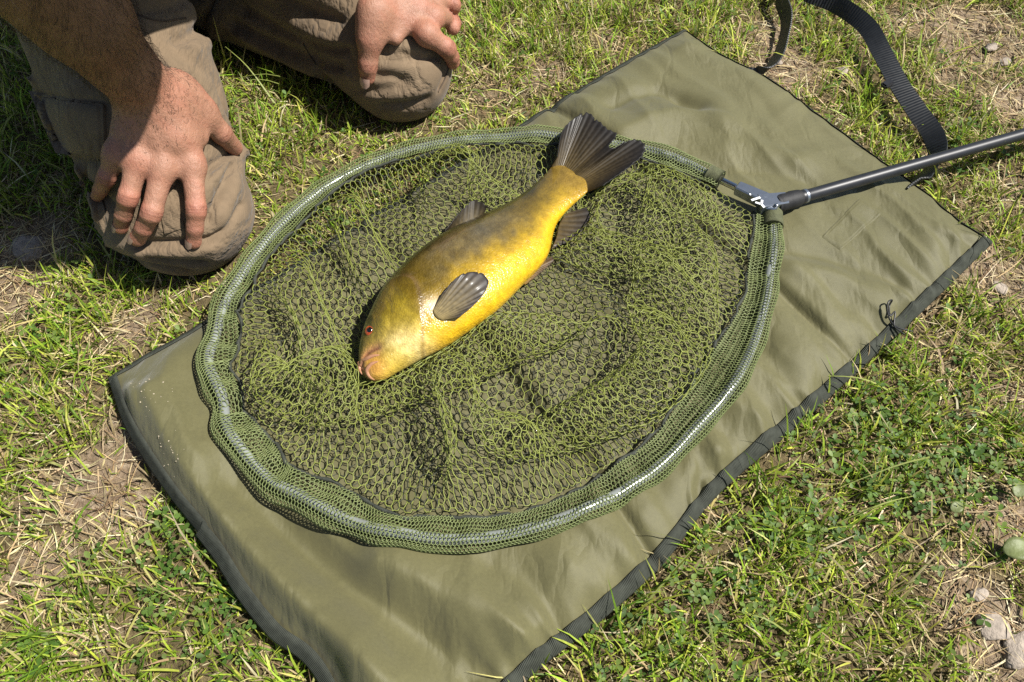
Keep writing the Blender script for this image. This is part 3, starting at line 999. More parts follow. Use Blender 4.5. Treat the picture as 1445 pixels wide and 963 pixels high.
# pole
pa, pb = G(1100, 287, .055), G(1445, 190, .058)
pdir = (pb - pa) / np.linalg.norm(pb - pa)
pole_end = pa + pdir * 1.75
coll0, coll1 = pa - pdir * .004, pa + pdir * .034
Pc = np.linspace(coll0, coll1, 12)
make_mesh('rubber_collar', *tube(Pc, [.0108, .0120, .0122, .0120, .0118, .0119, .0123, .0122, .0118, .0116, .0110, .0092], 20), M_RUBBER, landing_net)
Pp = np.vstack([np.linspace(coll1 - pdir * .004, coll1 + pdir * .006, 4), np.linspace(coll1 + pdir * .008, pole_end, 40)])
Pp[4:, 2] += np.linspace(0, .006, 40)
pole = make_mesh('pole', *tube(Pp, np.r_[.0094, .0094, .0096, .0088, np.full(40, .0082)], 24), M_CARBON, landing_net)
make_mesh('pole_ring', *tube(np.linspace(coll1 + pdir * .0035, coll1 + pdir * .0075, 4), [.0095, .0099, .0099, .0095], 22), M_ALLOY, pole)
make_mesh('foam_grip', *tube(np.linspace(pole_end - pdir * .45, pole_end + pdir * .01 + np.array([0, 0, .006]), 20), .0165, 20), M_RUBBER, pole)

# ------------------------------------------------------------------ the bag: a slack net settled under gravity
# height field of what the bag lies on
# where the fish presses: underside height by footprint
FB = np.full(HM.shape, 9.0)
for i, x in enumerate(hx):
    for j, y in enumerate(hy):
        h = fish_bvh.ray_cast(Vector((x, y, 0.0)), Vector((0, 0, 1)))
        if h[0] is not None: FB[i, j] = h[0].z
TX, TY = np.meshgrid(hx, hy, indexing='ij')
for poly, zf in (([(770, 240), (784, 215), (790, 182), (829, 150), (875, 182), (918, 195), (912, 224), (851, 268), (825, 282)], .046), ([(776, 354), (815, 340), (838, 314), (834, 288), (800, 298)], .046), ([(618, 336), (645, 298), (668, 278), (694, 288), (684, 308)], .060), ([(730, 392), (745, 402), (768, 386), (788, 366), (780, 358)], .050)):
    FP = np.array([G(*p, .05)[:2] for p in poly])
    cr_ = np.zeros(TX.shape, bool)
    for (x0_, y0_), (x1_, y1_) in zip(FP, np.roll(FP, -1, 0)):
        cr_ ^= ((y0_ > TY) != (y1_ > TY)) & (TX < (x1_ - x0_) * (TY - y0_) / (y1_ - y0_ + 1e-12) + x0_)
    FB[cr_] = np.minimum(FB[cr_], zf)


def fish_under(x, y):
    i = np.clip(np.rint((x - hx[0]) / (hx[1] - hx[0])), 0, len(hx) - 1).astype(int); j = np.clip(np.rint((y - hy[0]) / (hy[1] - hy[0])), 0, len(hy) - 1).astype(int)
    return FB[i, j]


def settle(rest_scale, c_rest_shift, seed, steps, h=.0125, z0=.09, amp=.06, wl=.12, lift=.0025):
    """slack sheet of netting hung from the seam; returns rest grid origin, spacing and node positions"""
    S = seam[::4]
    c = S.mean(0)[:2]
    c2 = c + c_rest_shift
    th = np.arctan2(S[:, 1] - c[1], S[:, 0] - c[0])
    o = np.argsort(th)
    th, Sx = th[o], S[o]
    rad = np.hypot(Sx[:, 0] - c[0], Sx[:, 1] - c[1])
    thp = np.r_[th - 2 * np.pi, th, th + 2 * np.pi]; radp = np.tile(rad, 3); Sxp = np.tile(Sx, (3, 1))
    R = rad.max() * rest_scale
    n = int(2 * R / h) + 3
    ax = (np.arange(n) - n / 2) * h
    X, Y = np.meshgrid(ax, ax, indexing='ij')
    TH = np.arctan2(Y, X); RR = np.hypot(X, Y)
    rr = np.interp(TH.ravel(), thp, radp).reshape(n, n) * rest_scale
    rho = RR / rr
    sp_ = np.stack([np.interp(TH.ravel(), thp, Sxp[:, k_]) for k_ in range(3)], 1).reshape(n, n, 3)
    inside = rho < 1.0
    pin = rho > 1 - 1.3 * h / rr
    rc = np.minimum(rho, 1)
    P = np.zeros((n, n, 3))
    P[..., :2] = c2 + rc[..., None] * (sp_[..., :2] - c2)
    lump = (fbm(X / wl + 31, Y / wl + 7, seed, 2) - .5)
    P[..., 2] = sp_[..., 2] * rc + (1 - rc) * z0 + amp * lump * (1 - rc ** 6)
    P[..., :2] += .02 * (1 - rc ** 6)[..., None] * np.stack([fbm(X / wl, Y / wl, seed + 50, 2) - .5, fbm(X / wl, Y / wl, seed + 60, 2) - .5], -1)
    P[pin, 2] = sp_[pin][:, 2]
    Q = P.reshape(-1, 3).copy()
    pinf = (pin & (rho < 1.25)).ravel()
    act = (rho < 1.0 + 2.5 * h / rr).ravel()
    free = act & ~pinf
    idx = np.arange(n * n).reshape(n, n)
    cons = []
    for di, dj, L, kst, kcomp in ((1, 0, h, 1, .55), (0, 1, h, 1, .55), (1, 1, h * 1.4142, .45, .12), (1, -1, h * 1.4142, .45, .12), (2, 0, 2 * h, .0, .40), (0, 2, 2 * h, .0, .40), (4, 0, 4 * h, 0., .22), (0, 4, 4 * h, 0., .22), (3, 3, 3 * h * 1.414, 0., .12), (3, -3, 3 * h * 1.414, 0., .12)):
        i0 = idx[:n - di, max(0, -dj):n - max(0, dj)]; i1 = idx[di:, max(0, dj):n + min(0, dj)]
        a, b_ = i0.ravel(), i1.ravel()
        g = act[a] & act[b_] & (free[a] | free[b_])
        Lr = L * (1.0 if di < 2 and abs(dj) < 2 else .93)
        cons.append((a[g], b_[g], Lr, kst, kcomp))
    a = np.concatenate([q[0] for q in cons]); b_ = np.concatenate([q[1] for q in cons])
    Lr = np.concatenate([np.full(len(q[0]), q[2]) for q in cons])
    ks = np.concatenate([np.full(len(q[0]), q[3]) for q in cons]); kc = np.concatenate([np.full(len(q[0]), q[4]) for q in cons])
    N = n * n
    wa = free[a].astype(float); wb = free[b_].astype(float); ws = wa + wb
    deg = np.bincount(a, (np.maximum(ks, kc)) , N) + np.bincount(b_, (np.maximum(ks, kc)), N)
    deg = np.maximum(deg, 1)
    zmax = (.058 + .10 * smooth(.97, .68, rc)).ravel()
    vel = np.zeros_like(Q)
    for it in range(steps):
        prev = Q.copy()
        vel[free, 2] -= .00034
        Q[free] += vel[free]
        for sub in range(4):
            d = Q[b_] - Q[a]
            ln = np.sqrt((d * d).sum(1)) + 1e-9
            e = ln - Lr
            kq = np.where(e > 0, ks, kc)
            corr = d * (kq * e / ln / ws)[:, None]
            for k_ in range(3):
                s_ = np.bincount(a, corr[:, k_] * wa, N) - np.bincount(b_, corr[:, k_] * wb, N)
                Q[:, k_] += s_ / deg * 1.6
        zb = bed(Q[:, 0], Q[:, 1]) + lift
        low_ = free & (Q[:, 2] < zb)
        Q[low_, 2] = zb[low_]
        fu = fish_under(Q[:, 0], Q[:, 1])
        hi = free & (Q[:, 2] > fu - .001)
        Q[hi, 2] = np.maximum(fu[hi] - .001, zb[hi])
        Q[free, 2] = np.minimum(Q[free, 2], zmax[free])
        vel = (Q - prev) * .93
        vel[low_, :2] *= .5
    return X[0, 0], h, n, Q.reshape(n, n, 3), c, rest_scale, thp, radp


def lay_net(sim, cell, r, rot=.5, sides=4, rho_max=1.0, rho_min=0.0, keep=None):
    x0, h, n, Q, c, rs, thp, radp = sim
    wd = (n - 1) * h
    hp, he = hexnet(wd * 1.5, wd * 1.5, cell)
    hp = (hp - wd * .75) * np.array([.86, 1.16])
    cr, sr_ = math.cos(rot), math.sin(rot)
    hp = np.stack([hp[:, 0] * cr - hp[:, 1] * sr_, hp[:, 0] * sr_ + hp[:, 1] * cr], 1)
    hp += np.stack([fbm(hp[:, 0] * 8, hp[:, 1] * 8, 90, 2) - .5, fbm(hp[:, 0] * 8, hp[:, 1] * 8, 95, 2) - .5], 1) * cell * .3

    def pos(p):
        """smooth (cubic B-spline) surface through the settled nodes"""
        i = (p[:, 0] - x0) / h; j = (p[:, 1] - x0) / h
        i0 = np.clip(np.floor(i).astype(int), 1, n - 3); j0 = np.clip(np.floor(j).astype(int), 1, n - 3)
        fi_, fj = i - i0, j - j0
        wt = lambda t: ((1 - t) ** 3 / 6, (3 * t ** 3 - 6 * t ** 2 + 4) / 6, (-3 * t ** 3 + 3 * t ** 2 + 3 * t + 1) / 6, t ** 3 / 6)
        wi, wj = wt(fi_), wt(fj)
        out = 0
        for a_ in range(4):
            for b_ in range(4):
                out = out + (wi[a_] * wj[b_])[:, None] * Q[i0 + a_ - 1, j0 + b_ - 1]
        return out
    rho = np.hypot(hp[:, 0], hp[:, 1]) / (np.interp(np.arctan2(hp[:, 1], hp[:, 0]), thp, radp) * rs)
    ok = (rho < rho_max) & (rho >= rho_min)
    he = he[ok[he].all(1)]
    A, B = pos(hp[he[:, 0]]), pos(hp[he[:, 1]])
    Mm = pos((hp[he[:, 0]] + hp[he[:, 1]]) / 2)
    if keep is not None:
        g = keep(Mm)
        A, B, Mm, he = A[g], B[g], Mm[g], he[g]
    g = rng.normal(0, .0003, Mm.shape)
    jit = rng.normal(0, .0004, (len(hp), 3)); jit[:, 2] = np.abs(jit[:, 2]) * .5
    return strands(A + jit[he[:, 0]], B + jit[he[:, 1]], Mm + g, r, sides), pos


import time as _t
_t0 = _t.time()
sim = settle(1.56, np.array([.05, -.03]), 7, 320, h=.0175, z0=.07, wl=.19, amp=.13, lift=.010)
print('settle', round(_t.time() - _t0, 1))
(V, Fq), npos = lay_net(sim, .0140, .00064)
bag = make_mesh('net_bag', V, Fq, M_NETGREEN, landing_net)
tag(bag, kind='stuff')
# the folded bag's lower layer: dark base cord, also painting shade into the gaps
M_NETDARK = simple_mat('dark_net_cord_gap_shade', (.028, .032, .018), .6, var=.3, scale=60, bstr=0)
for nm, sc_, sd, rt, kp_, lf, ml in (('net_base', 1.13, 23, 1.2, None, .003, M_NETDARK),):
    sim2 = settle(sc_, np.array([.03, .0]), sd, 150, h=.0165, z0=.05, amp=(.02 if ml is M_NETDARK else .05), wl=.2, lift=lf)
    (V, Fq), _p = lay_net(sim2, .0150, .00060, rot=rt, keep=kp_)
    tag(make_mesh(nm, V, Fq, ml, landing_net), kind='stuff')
# ================================================================== THE KNEELING PERSON
def smin(a, b_, k_):
    h_ = np.maximum(k_ - np.abs(a - b_), 0) / k_
    return np.minimum(a, b_) - h_ * h_ * k_ * .25


def cap(P, A, B, ra, rb):
    """distance to a round cone from A (radius ra) to B (radius rb)"""
    A, B = np.asarray(A, float), np.asarray(B, float)
    ab = B - A
    t = np.clip(((P - A) @ ab) / (ab @ ab), 0, 1)
    return np.linalg.norm(P - A - t[..., None] * ab, axis=-1) - (ra + (rb - ra) * t)


def ell(P, C, R, ax=None):
    """rough distance to an ellipsoid, axes in the rows of ax"""
    q = P - np.asarray(C)
    if ax is not None: q = q @ np.asarray(ax).T
    R = np.asarray(R, float)
    k0 = np.linalg.norm(q / R, axis=-1); k1 = np.linalg.norm(q / (R * R), axis=-1) + 1e-9
    return k0 * (k0 - 1) / k1


def surface_nets(fn, lo, hi, h_):
    lo, hi = np.asarray(lo, float), np.asarray(hi, float)
    n = np.ceil((hi - lo) / h_).astype(int) + 1
    ax = [lo[k_] + h_ * np.arange(n[k_]) for k_ in range(3)]
    st = 4                                     # coarse pass first, then only the shell round the surface
    cax = [lo[k_] + h_ * (st * np.arange(-(-n[k_] // st)) + (st - 1) / 2) for k_ in range(3)]
    X, Y, Z = np.meshgrid(*cax, indexing='ij')
    cf = fn(np.stack([X, Y, Z], -1))
    f = np.repeat(np.repeat(np.repeat(cf, st, 0), st, 1), st, 2)[:n[0], :n[1], :n[2]].copy()
    shell = np.argwhere(np.abs(f) < h_ * st * 1.5 + .006)
    f[tuple(shell.T)] = fn(lo + h_ * shell)
    c = tuple(n - 1)
    acc = np.zeros(c + (3,)); cnt = np.zeros(c)
    corner = lambda o: f[o[0]:o[0] + c[0], o[1]:o[1] + c[1], o[2]:o[2] + c[2]]
    cs = [(i, j, k_) for i in (0, 1) for j in (0, 1) for k_ in (0, 1)]
    for o in cs:
        for axis_ in range(3):
            if o[axis_]: continue
            p = list(o); p[axis_] = 1
            a, b_ = corner(o), corner(p)
            m_ = (a < 0) != (b_ < 0)
            t = np.where(m_, a / np.where(m_, a - b_, 1), 0)
            for k_ in range(3):
                acc[..., k_] += np.where(m_, o[k_] + (t if k_ == axis_ else 0), 0)
            cnt += m_
    has = cnt > 0
    ids = np.full(c, -1); ids[has] = np.arange(has.sum())
    I = np.argwhere(has)
    V = lo + h_ * (I + acc[has] / cnt[has][:, None])
    Q = []
    for axis_ in range(3):
        sl = [slice(1, -1)] * 3; sl[axis_] = slice(0, -1)
        sh = [slice(1, -1)] * 3; sh[axis_] = slice(1, None)
        a, b_ = f[tuple(sl)], f[tuple(sh)]
        idx = np.argwhere((a < 0) != (b_ < 0))
        inv = a[tuple(idx.T)] < 0
        base = idx + 1; base[:, axis_] = idx[:, axis_]
        o1, o2 = [(1, 2), (2, 0), (0, 1)][axis_]
        def cell(d1, d2):
            q = base.copy(); q[:, o1] -= d1; q[:, o2] -= d2
            return ids[tuple(q.T)]
        quad = np.stack([cell(1, 1), cell(0, 1), cell(0, 0), cell(1, 0)], 1)
        quad[~inv] = quad[~inv][:, ::-1]
        Q.append(quad)
    Q = np.vstack(Q)
    return V, Q[(Q >= 0).all(1)]


def relax(V, Q, it=2, lam=.5):
    n = len(V)
    e = np.vstack([Q[:, [0, 1]], Q[:, [1, 2]], Q[:, [2, 3]], Q[:, [3, 0]]])
    deg = np.bincount(e.ravel(), minlength=n)
    for _ in range(it):
        s = np.stack([np.bincount(e[:, 0], V[e[:, 1], k_], n) + np.bincount(e[:, 1], V[e[:, 0], k_], n) for k_ in range(3)], 1)
        V = V + lam * (s / deg[:, None] - V)
    return V


def march(fn, px, py, level=0.0, t0=.25, t1=1.6):
    """point on the pixel's ray where fn first drops to the level"""
    d = ray(px, py)
    t, best = t0, (9, t0)
    for _ in range(160):
        v_ = float(fn((_eye + d * t)[None])[0]) - level
        best = min(best, (v_, t))
        if v_ < 2e-4: break
        t += max(v_ * .7, 2e-4)
        if t > t1: return _eye + d * best[1]
    return _eye + d * t


# ---- legs: kneeling, thighs over shins, knees on the turf
kneeR, kneeL = np.array([-.435, .712, .074]), np.array([-.172, .998, .070])
hipR, hipL = np.array([-.585, 1.04, .26]), np.array([-.47, 1.21, .25])
ankR, ankL = np.array([-.60, 1.11, .055]), np.array([-.55, 1.22, .055])
fwd = np.array([.70, -.71, 0])


def legs(P):
    r = smin(cap(P, kneeR + [-.006, .006, .004], kneeR + (hipR - kneeR) * .30 + [0, 0, .012], .080, .096), cap(P, kneeR + (hipR - kneeR) * .3 + [0, 0, .012], hipR, .098, .118), .02)
    r = smin(r, cap(P, kneeR + [0, .01, -.020], ankR, .062, .05), .04)
    r = smin(r, ell(P, kneeR + [-.002, -.006, -.018], (.082, .074, .060)), .03)
    r = smin(r, ell(P, kneeR + [-.115, .15, .03], (.06, .14, .10), np.array([[.86, .5, 0], [-.5, .86, 0], [0, 0, 1]])), .03)   # pocket bulge
    l = smin(cap(P, kneeL + [.004, -.004, 0], kneeL + (hipL - kneeL) * .35 + [.02, .03, .004], .072, .082), cap(P, kneeL + (hipL - kneeL) * .35 + [.02, .03, .004], hipL, .082, .102), .02)
    l = smin(l, cap(P, kneeL + [-.01, .006, -.016], ankL, .054, .052), .05)
    return np.minimum(r, l)


# folds: ridges (+) and creases (-) drawn over the cloth, through photo points on its surface
FOLDS = [
    (1, [(132, 322), (165, 338), (205, 352), (250, 352), (292, 345)], .012, .004), (-1, [(200, 342), (240, 341), (290, 338)], .004, .004), (-1, [(190, 366), (230, 376), (268, 384)], .005, .004), (-1, [(215, 358), (250, 366), (290, 368)], .004, .003),
    (1, [(334, 210), (318, 228), (300, 252), (285, 275)], .009, .003), (-1, [(325, 214), (308, 228), (288, 243)], .004, .004), (1, [(335, 225), (330, 262), (318, 300)], .010, .002), (-1, [(322, 235), (308, 270), (290, 310)], .004, .003),
    (1, [(100, 232), (112, 268), (130, 305)], .012, .005), (-1, [(118, 236), (135, 262), (158, 292)], .005, .004), (-1, [(88, 235), (100, 290), (128, 330)], .006, .005),
    (-1, [(305, 118), (316, 150), (330, 190)], .004, .002), (-1, [(248, 60), (280, 40), (300, 0)], .006, .003), (1, [(262, 78), (296, 60), (308, 30)], .008, .002), (-1, [(190, 18), (230, 12), (275, -6)], .005, .002),
    (-1, [(40, 130), (90, 142), (150, 148)], .004, .002), (-1, [(70, 215), (110, 225), (150, 228)], .005, .004), (1, [(45, 122), (60, 180), (78, 220)], .008, .003),
    (1, [(300, 300), (318, 330), (300, 362)], .012, .002), (-1, [(296, 335), (318, 318), (338, 290)], .004, .0025),
    # other leg
    (-1, [(345, 12), (400, 45), (450, 66), (490, 68)], .006, .005), (1, [(350, 0), (410, 30), (470, 55), (500, 62)], .010, .003), (-1, [(330, 35), (380, 62), (430, 82), (480, 96)], .006, .006), (1, [(340, 48), (395, 78), (440, 100)], .010, .004),
    (-1, [(430, 70), (445, 92), (470, 118), (496, 138)], .005, .006), (1, [(505, 133), (545, 138), (590, 132)], .012, .0012), (-1, [(500, 128), (540, 127), (572, 118)], .006, .0015), (-1, [(545, 85), (580, 84), (618, 82)], .003, .003), (-1, [(530, 108), (552, 108), (565, 112)], .004, .003), (-1, [(540, 74), (560, 76), (590, 78)], .003, .0025),
    (-1, [(545, 150), (575, 148), (602, 140)], .005, .003), (1, [(440, 92), (462, 100), (498, 108)], .006, .002), (-1, [(624, 92), (626, 108), (620, 125)], .003, .003), (-1, [(390, -5), (430, 15), (480, 30)], .006, .004), (1, [(420, 46), (455, 55), (490, 60)], .006, .002)]
fold_curves = []
for sgn, pts, wd, amp in FOLDS:
    q = np.array([march(legs, *p) for p in catmull(pts, 12)])
    fold_curves.append((sgn, q, wd * 1.15, amp))


def trousers_sdf(P):
    d = legs(P)
    sh = d.shape
    near = np.abs(d) < .03
    Pn = P[near]
    if len(Pn):
        dn = d[near]; dn0 = dn.copy()
        for sgn, C, wd, amp in fold_curves:
            lo_, hi_ = C.min(0) - .03, C.max(0) + .03
            box = ((Pn > lo_) & (Pn < hi_)).all(1)
            if not box.any(): continue
            Pb = Pn[box]
            best = np.full(len(Pb), 9.0); dl_ = dn0[box]
            for i in range(len(C) - 1):
                best = np.minimum(best, cap(Pb, C[i], C[i + 1], 0, 0))
            dn[box] -= sgn * amp * (3.6 if sgn > 0 else 4.2) * np.exp(-(np.maximum(best ** 2 - .9 * dl_ ** 2, 0) / wd ** 2) ** .62)
        # small random rumples
        x, y, z = Pn.T
        dn -= 0.007 * (fbm((x - y) * 16 + 5 * z, (x + y) * 7 + z * 12, 61, 3) - .5) + .007 * (.5 - np.abs(fbm(x * 9 + z * 6, y * 9 - z * 4, 67, 2) - .5) * 2)
        d[near] = dn
    return np.maximum(d, -(P[..., 2] + .004))


# pelvis and shirt-covered trunk: outside the frame, it shades the arm
pelvis = (hipR + hipL) / 2 + np.array([-.02, .02, .0])
chest = np.array([-.365, .93, .565]); neck = np.array([-.275, .80, .665]); head = np.array([-.205, .705, .755])
shR, shL = np.array([-.47, .765, .635]), np.array([-.19, 1.05, .635])


def pelvis_sdf(P):
    return smin(smin(trousers_sdf(P), cap(P, hipR, hipL, .115, .115), .06), cap(P, pelvis, pelvis + [.02, -.02, .12], .14, .14), .06)


M_TROUSER, nt, b = mat_new('brown_trouser_cloth')
v = coords(nt)
n1, n2, n3 = noise(nt, v, 9, 4), noise(nt, v, 55, 5, .65), noise(nt, v, 900, 2)
c = ramp(nt, n1, [(.3, (.148, .105, .066)), (.7, (.198, .144, .092))])
c = mixc(nt, .7, c, ramp(nt, n2, [(.3, (.78, .78, .76)), (.7, (1.18, 1.16, 1.12))]), 'MULTIPLY')
c = mixc(nt, ramp(nt, noise(nt, v, 20, 5, .7), [(.6, (0, 0, 0)), (.75, (.5, .5, .5))]), c, (.085, .062, .038))
nt.links.new(c, b.inputs['Base Color'])
b.inputs['Roughness'].default_value = .85
b.inputs['Specular IOR Level'].default_value = .2
b.inputs['Sheen Weight'].default_value = .1
w1 = nd(nt, 'ShaderNodeTexWave', Scale=230.0, Distortion=1.0); nt.links.new(v, w1.inputs[0])
w2 = nd(nt, 'ShaderNodeTexWave', Scale=230.0, Distortion=1.0, bands_direction='Y'); nt.links.new(v, w2.inputs[0])
wm = nt.nodes.new('ShaderNodeMapping'); wm.inputs['Rotation'].default_value = (0, 0, math.radians(35)); wm.inputs['Scale'].default_value = (22, 9, 16)
nt.links.new(v, wm.inputs[0])
wr_ = mathn(nt, 'MINIMUM', mathn(nt, 'ABSOLUTE', mathn(nt, 'SUBTRACT', noise(nt, wm.outputs[0], 1.0, 4, .55), .5)), .06)
bump(nt, b, mathn(nt, 'ADD', w1.outputs['Fac'], w2.outputs['Fac']), .25, .0007, bump(nt, None, wr_, .55, .05, bump(nt, None, n2, .3, .004)))

person = empty('person', (float(pelvis[0]), float(pelvis[1]), 0.0), 'person kneeling on the grass in brown trousers with bare hands on both knees', 'person')
_t0 = _t.time()
V, Q = surface_nets(trousers_sdf, (-.80, .58, -.012), (-.06, 1.32, .38), .0034)
V = relax(V, Q, 1, .4)
trousers = make_mesh('trousers', V, Q, M_TROUSER, person)
print('trousers', len(V), round(_t.time() - _t0, 1))
tr_bvh = BVHTree.FromPolygons([Vector(p) for p in V], [tuple(f) for f in Q])


def tr_hit(px, py, lift=0.0):
    d = ray(px, py)
    h = tr_bvh.ray_cast(Vector(_eye), Vector(d))
    return None if h[0] is None else np.array(h[0]) + np.array(h[1]) * lift


def cloth_strip(name, corners, n1_, n2_, lift, matl, parent, edge=.1):
    """a piece of cloth sewn on to the trousers, over four photo corners"""
    p = [np.array(x, float) for x in corners]
    P = np.zeros((n1_, n2_, 3))
    for i in range(n1_):
        for j in range(n2_):
            a, c_ = i / (n1_ - 1), j / (n2_ - 1)
            q = (1 - a) * ((1 - c_) * p[0] + c_ * p[1]) + a * ((1 - c_) * p[3] + c_ * p[2])
            e = min(a, 1 - a, c_, 1 - c_)
            h = tr_hit(*q, lift * (1 if e > .01 else -.6) - (.0012 if .04 < e < .08 else 0))
            P[i, j] = h if h is not None else G(*q, .15)
    P[..., 2] = (P[..., 2] + np.roll(P[..., 2], 1, 0)) / 2 if False else P[..., 2]
    return make_mesh(name, P.reshape(-1, 3), grid_faces(n1_, n2_)[:, ::-1], matl, parent)


cloth_strip('pocket_flap', [(40, 128), (150, 148), (152, 228), (78, 216)], 44, 44, .0045, M_TROUSER, trousers)
cloth_strip('knee_patch', [(224, 285), (246, 272), (262, 322), (232, 332)], 30, 30, .0022, M_TROUSER, trousers)


M_THREAD = simple_mat('brown_thread', (.075, .052, .034), .8, var=.2, bstr=0)
for sp_ in ([(636, 82), (632, 98), (627, 113), (618, 130)], [(428, 62), (436, 76), (446, 92)], [(150, 232), (140, 262), (150, 300)], [(150, 4), (190, 20), (226, 30), (262, 26)]):
    q = [tr_hit(*p, .0006) for p in catmull(sp_, 40)]
    q = np.array([x for x in q if x is not None])
    if len(q) > 6:
        make_mesh('seam', *tube(q, .0011, 6), M_THREAD, trousers)


# ---- arms and hands
def jt(px, py, lift, fn=legs):
    q = march(trousers_sdf, px, py, lift)
    return q


def hand_def(wrist, thumb, fingers, palm, scale_r):
    return dict(wrist=wrist, thumb=thumb, fingers=fingers, palm=palm)


def zjoint(px, py, z): return G(px, py, z)


# right hand (photo left): joints as photo pixels with the height each stands above the cloth
R_f = [  # knuckle, middle joint, end joint, tip
    [(271, 233, .020), (277, 296, .021), (275, 322, .014), (273, 341, .007)],
    [(230, 237, .024), (214, 301, .024), (203, 322, .015), (194, 337, .007)],
    [(195, 226, .024), (181, 279, .025), (174, 303, .015), (170, 320, .007)],
    [(164, 218, .020), (150, 252, .020), (142, 268, .012), (138, 276, .007)]]
R_r = [(.0118, .0106, .0092, .0080), (.0120, .0108, .0094, .0082), (.0116, .0104, .0090, .0078), (.0106, .0092, .0080, .0070)]
R_thumb = [(250, 128, .024), (286, 160, .016), (312, 188, .012), (331, 209, .006)]
R_tr = (.0180, .0150, .0132, .0105)
wr = jt(203, 128, .038)
wr0 = wr
elR = G(28, -62, .435)
R3 = [[jt(*p) for p in f] for f in R_f]
T3 = [jt(*p) for p in R_thumb]


def hand_sdf(wrist, elbow, F3, Fr, T3, Tr, up):
    """one hand and forearm as a single blended surface"""
    fa = elbow - wrist; fa /= np.linalg.norm(fa)
    k_in = [f[0] for f in F3]
    across = k_in[0] - k_in[3]; across /= np.linalg.norm(across)

    kq = lambda a_, b_, s_: a_ + (b_ - a_) * s_ + up * .014
    veins = [[kq(wrist, k_in[1], .95) + across * .008, kq(wrist, k_in[1], .62) + across * .004, kq(wrist, k_in[2], .38), kq(wrist, k_in[3], .1)],
             [kq(wrist, k_in[2], .95) - across * .008, kq(wrist, k_in[2], .6) - across * .002, kq(wrist, k_in[2], .38)], [kq(wrist, k_in[0], .8) - across * .010, kq(wrist, k_in[1], .5), kq(wrist, k_in[1], .15) + across * .01]]

    def fn(P):
        # forearm, wrist
        w_off = across * .014
        d = smin(cap(P, wrist + w_off, elbow + across * .012, .0235, .042), cap(P, wrist - w_off, elbow - across * .012, .0235, .040), .03)
        d = smin(d, cap(P, elbow - fa * .07 + across * .01, elbow, .043, .044), .03)
        # metacarpals fan out from the wrist
        pal = None
        for i, kx in enumerate(k_in):
            st = wrist + across * (.018 - .012 * i) - fa * .012 - up * .004
            q = cap(P, st, kx - up * .0040, .0170, .0140)
            pal = q if pal is None else smin(pal, q, .018)
        cen = (k_in[1] + wrist) / 2 - up * .012
        pal = smin(pal, cap(P, (wrist + k_in[0]) / 2 - up * .010, (wrist + k_in[3]) / 2 - up * .010, .016, .014), .02)
        d = smin(d, pal, .022)
        # ball of the thumb and web
        th = smin(cap(P, T3[0], T3[1], Tr[0], Tr[1]), cap(P, wrist + across * .02 - fa * .01, T3[0], .018, Tr[0]), .02)
        mc = k_in[0] * .6 + wrist * .4
        web = smin(cap(P, T3[0] * .25 + T3[1] * .75, mc, .0115, .0135), cap(P, T3[0] * .6 + T3[1] * .4, k_in[0] * .35 + wrist * .65, .015, .015), .015)
        web = smin(web, cap(P, T3[1] * .55 + k_in[0] * .45 - up * .004, mc, .009, .012), .015)
        d = smin(d, th, .024)
        d = smin(d, web, .022)
        out = d
        # knuckles and tendons
        for i, kx in enumerate(k_in):
            out = smin(out, np.linalg.norm(P - (kx + up * .0020), axis=-1) - .0112, .014)
            out = out - .0013 * np.exp(-(cap(P, kx * .75 + wrist * .25 + up * .012, wrist * .7 + kx * .3 + up * .014, 0, 0) / .0035) ** 2) * (np.abs(out) < .02)
        for C_ in veins:
            for i in range(len(C_) - 1):
                out = out - .0017 * np.exp(-(cap(P, C_[i], C_[i + 1], 0, 0) / .0042) ** 2) * (np.abs(out) < .02)
        res = out
        for f, rr in zip(F3, Fr):
            rr = [x * 1.10 for x in rr]
            g = cap(P, f[0], f[1], rr[0] * 1.03, rr[1] * .97)
            g = smin(g, cap(P, f[1], f[2], rr[1] * .96, rr[2]), .006)
            g = smin(g, cap(P, f[2], f[3], rr[2], rr[3]), .004)
            nrm = up
            g = smin(g, np.linalg.norm(P - (f[1] + nrm * .0008), axis=-1) - rr[1] * .93, .006)
            g = smin(g, np.linalg.norm(P - f[3], axis=-1) - rr[3] * 1.02, .004)
            # creases over the middle and end joints
            for c_, w_ in ((f[1], .0011), (f[1] + (f[0] - f[1]) * .07, .0010), (f[1] + (f[2] - f[1]) * .12, .0010), (f[2], .0009)):
                ax_ = (f[2] - f[0]) / np.linalg.norm(f[2] - f[0])
                g = g + .0013 * np.exp(-(((P - c_) @ ax_) / w_) ** 2) * (np.abs(g) < .004)
            res = np.minimum(res, smin(out, g, .0095))
        tg = smin(cap(P, T3[1], T3[2], Tr[1], Tr[2]), cap(P, T3[2], T3[3], Tr[2], Tr[3]), .005)
        ax_ = (T3[3] - T3[1]) / np.linalg.norm(T3[3] - T3[1])
        for c_ in (T3[2], T3[2] + (T3[1] - T3[2]) * .1, T3[2] + (T3[3] - T3[2]) * .12):
            tg = tg + .0008 * np.exp(-(((P - c_) @ ax_) / .0012) ** 2) * (np.abs(tg) < .004)
        res = np.minimum(res, smin(out, tg, .014))
        return res
    return fn


up_R = np.array([-.1, -.25, .96]); up_R /= np.linalg.norm(up_R)
hR = hand_sdf(wr, elR, R3, R_r, T3, R_tr, up_R)

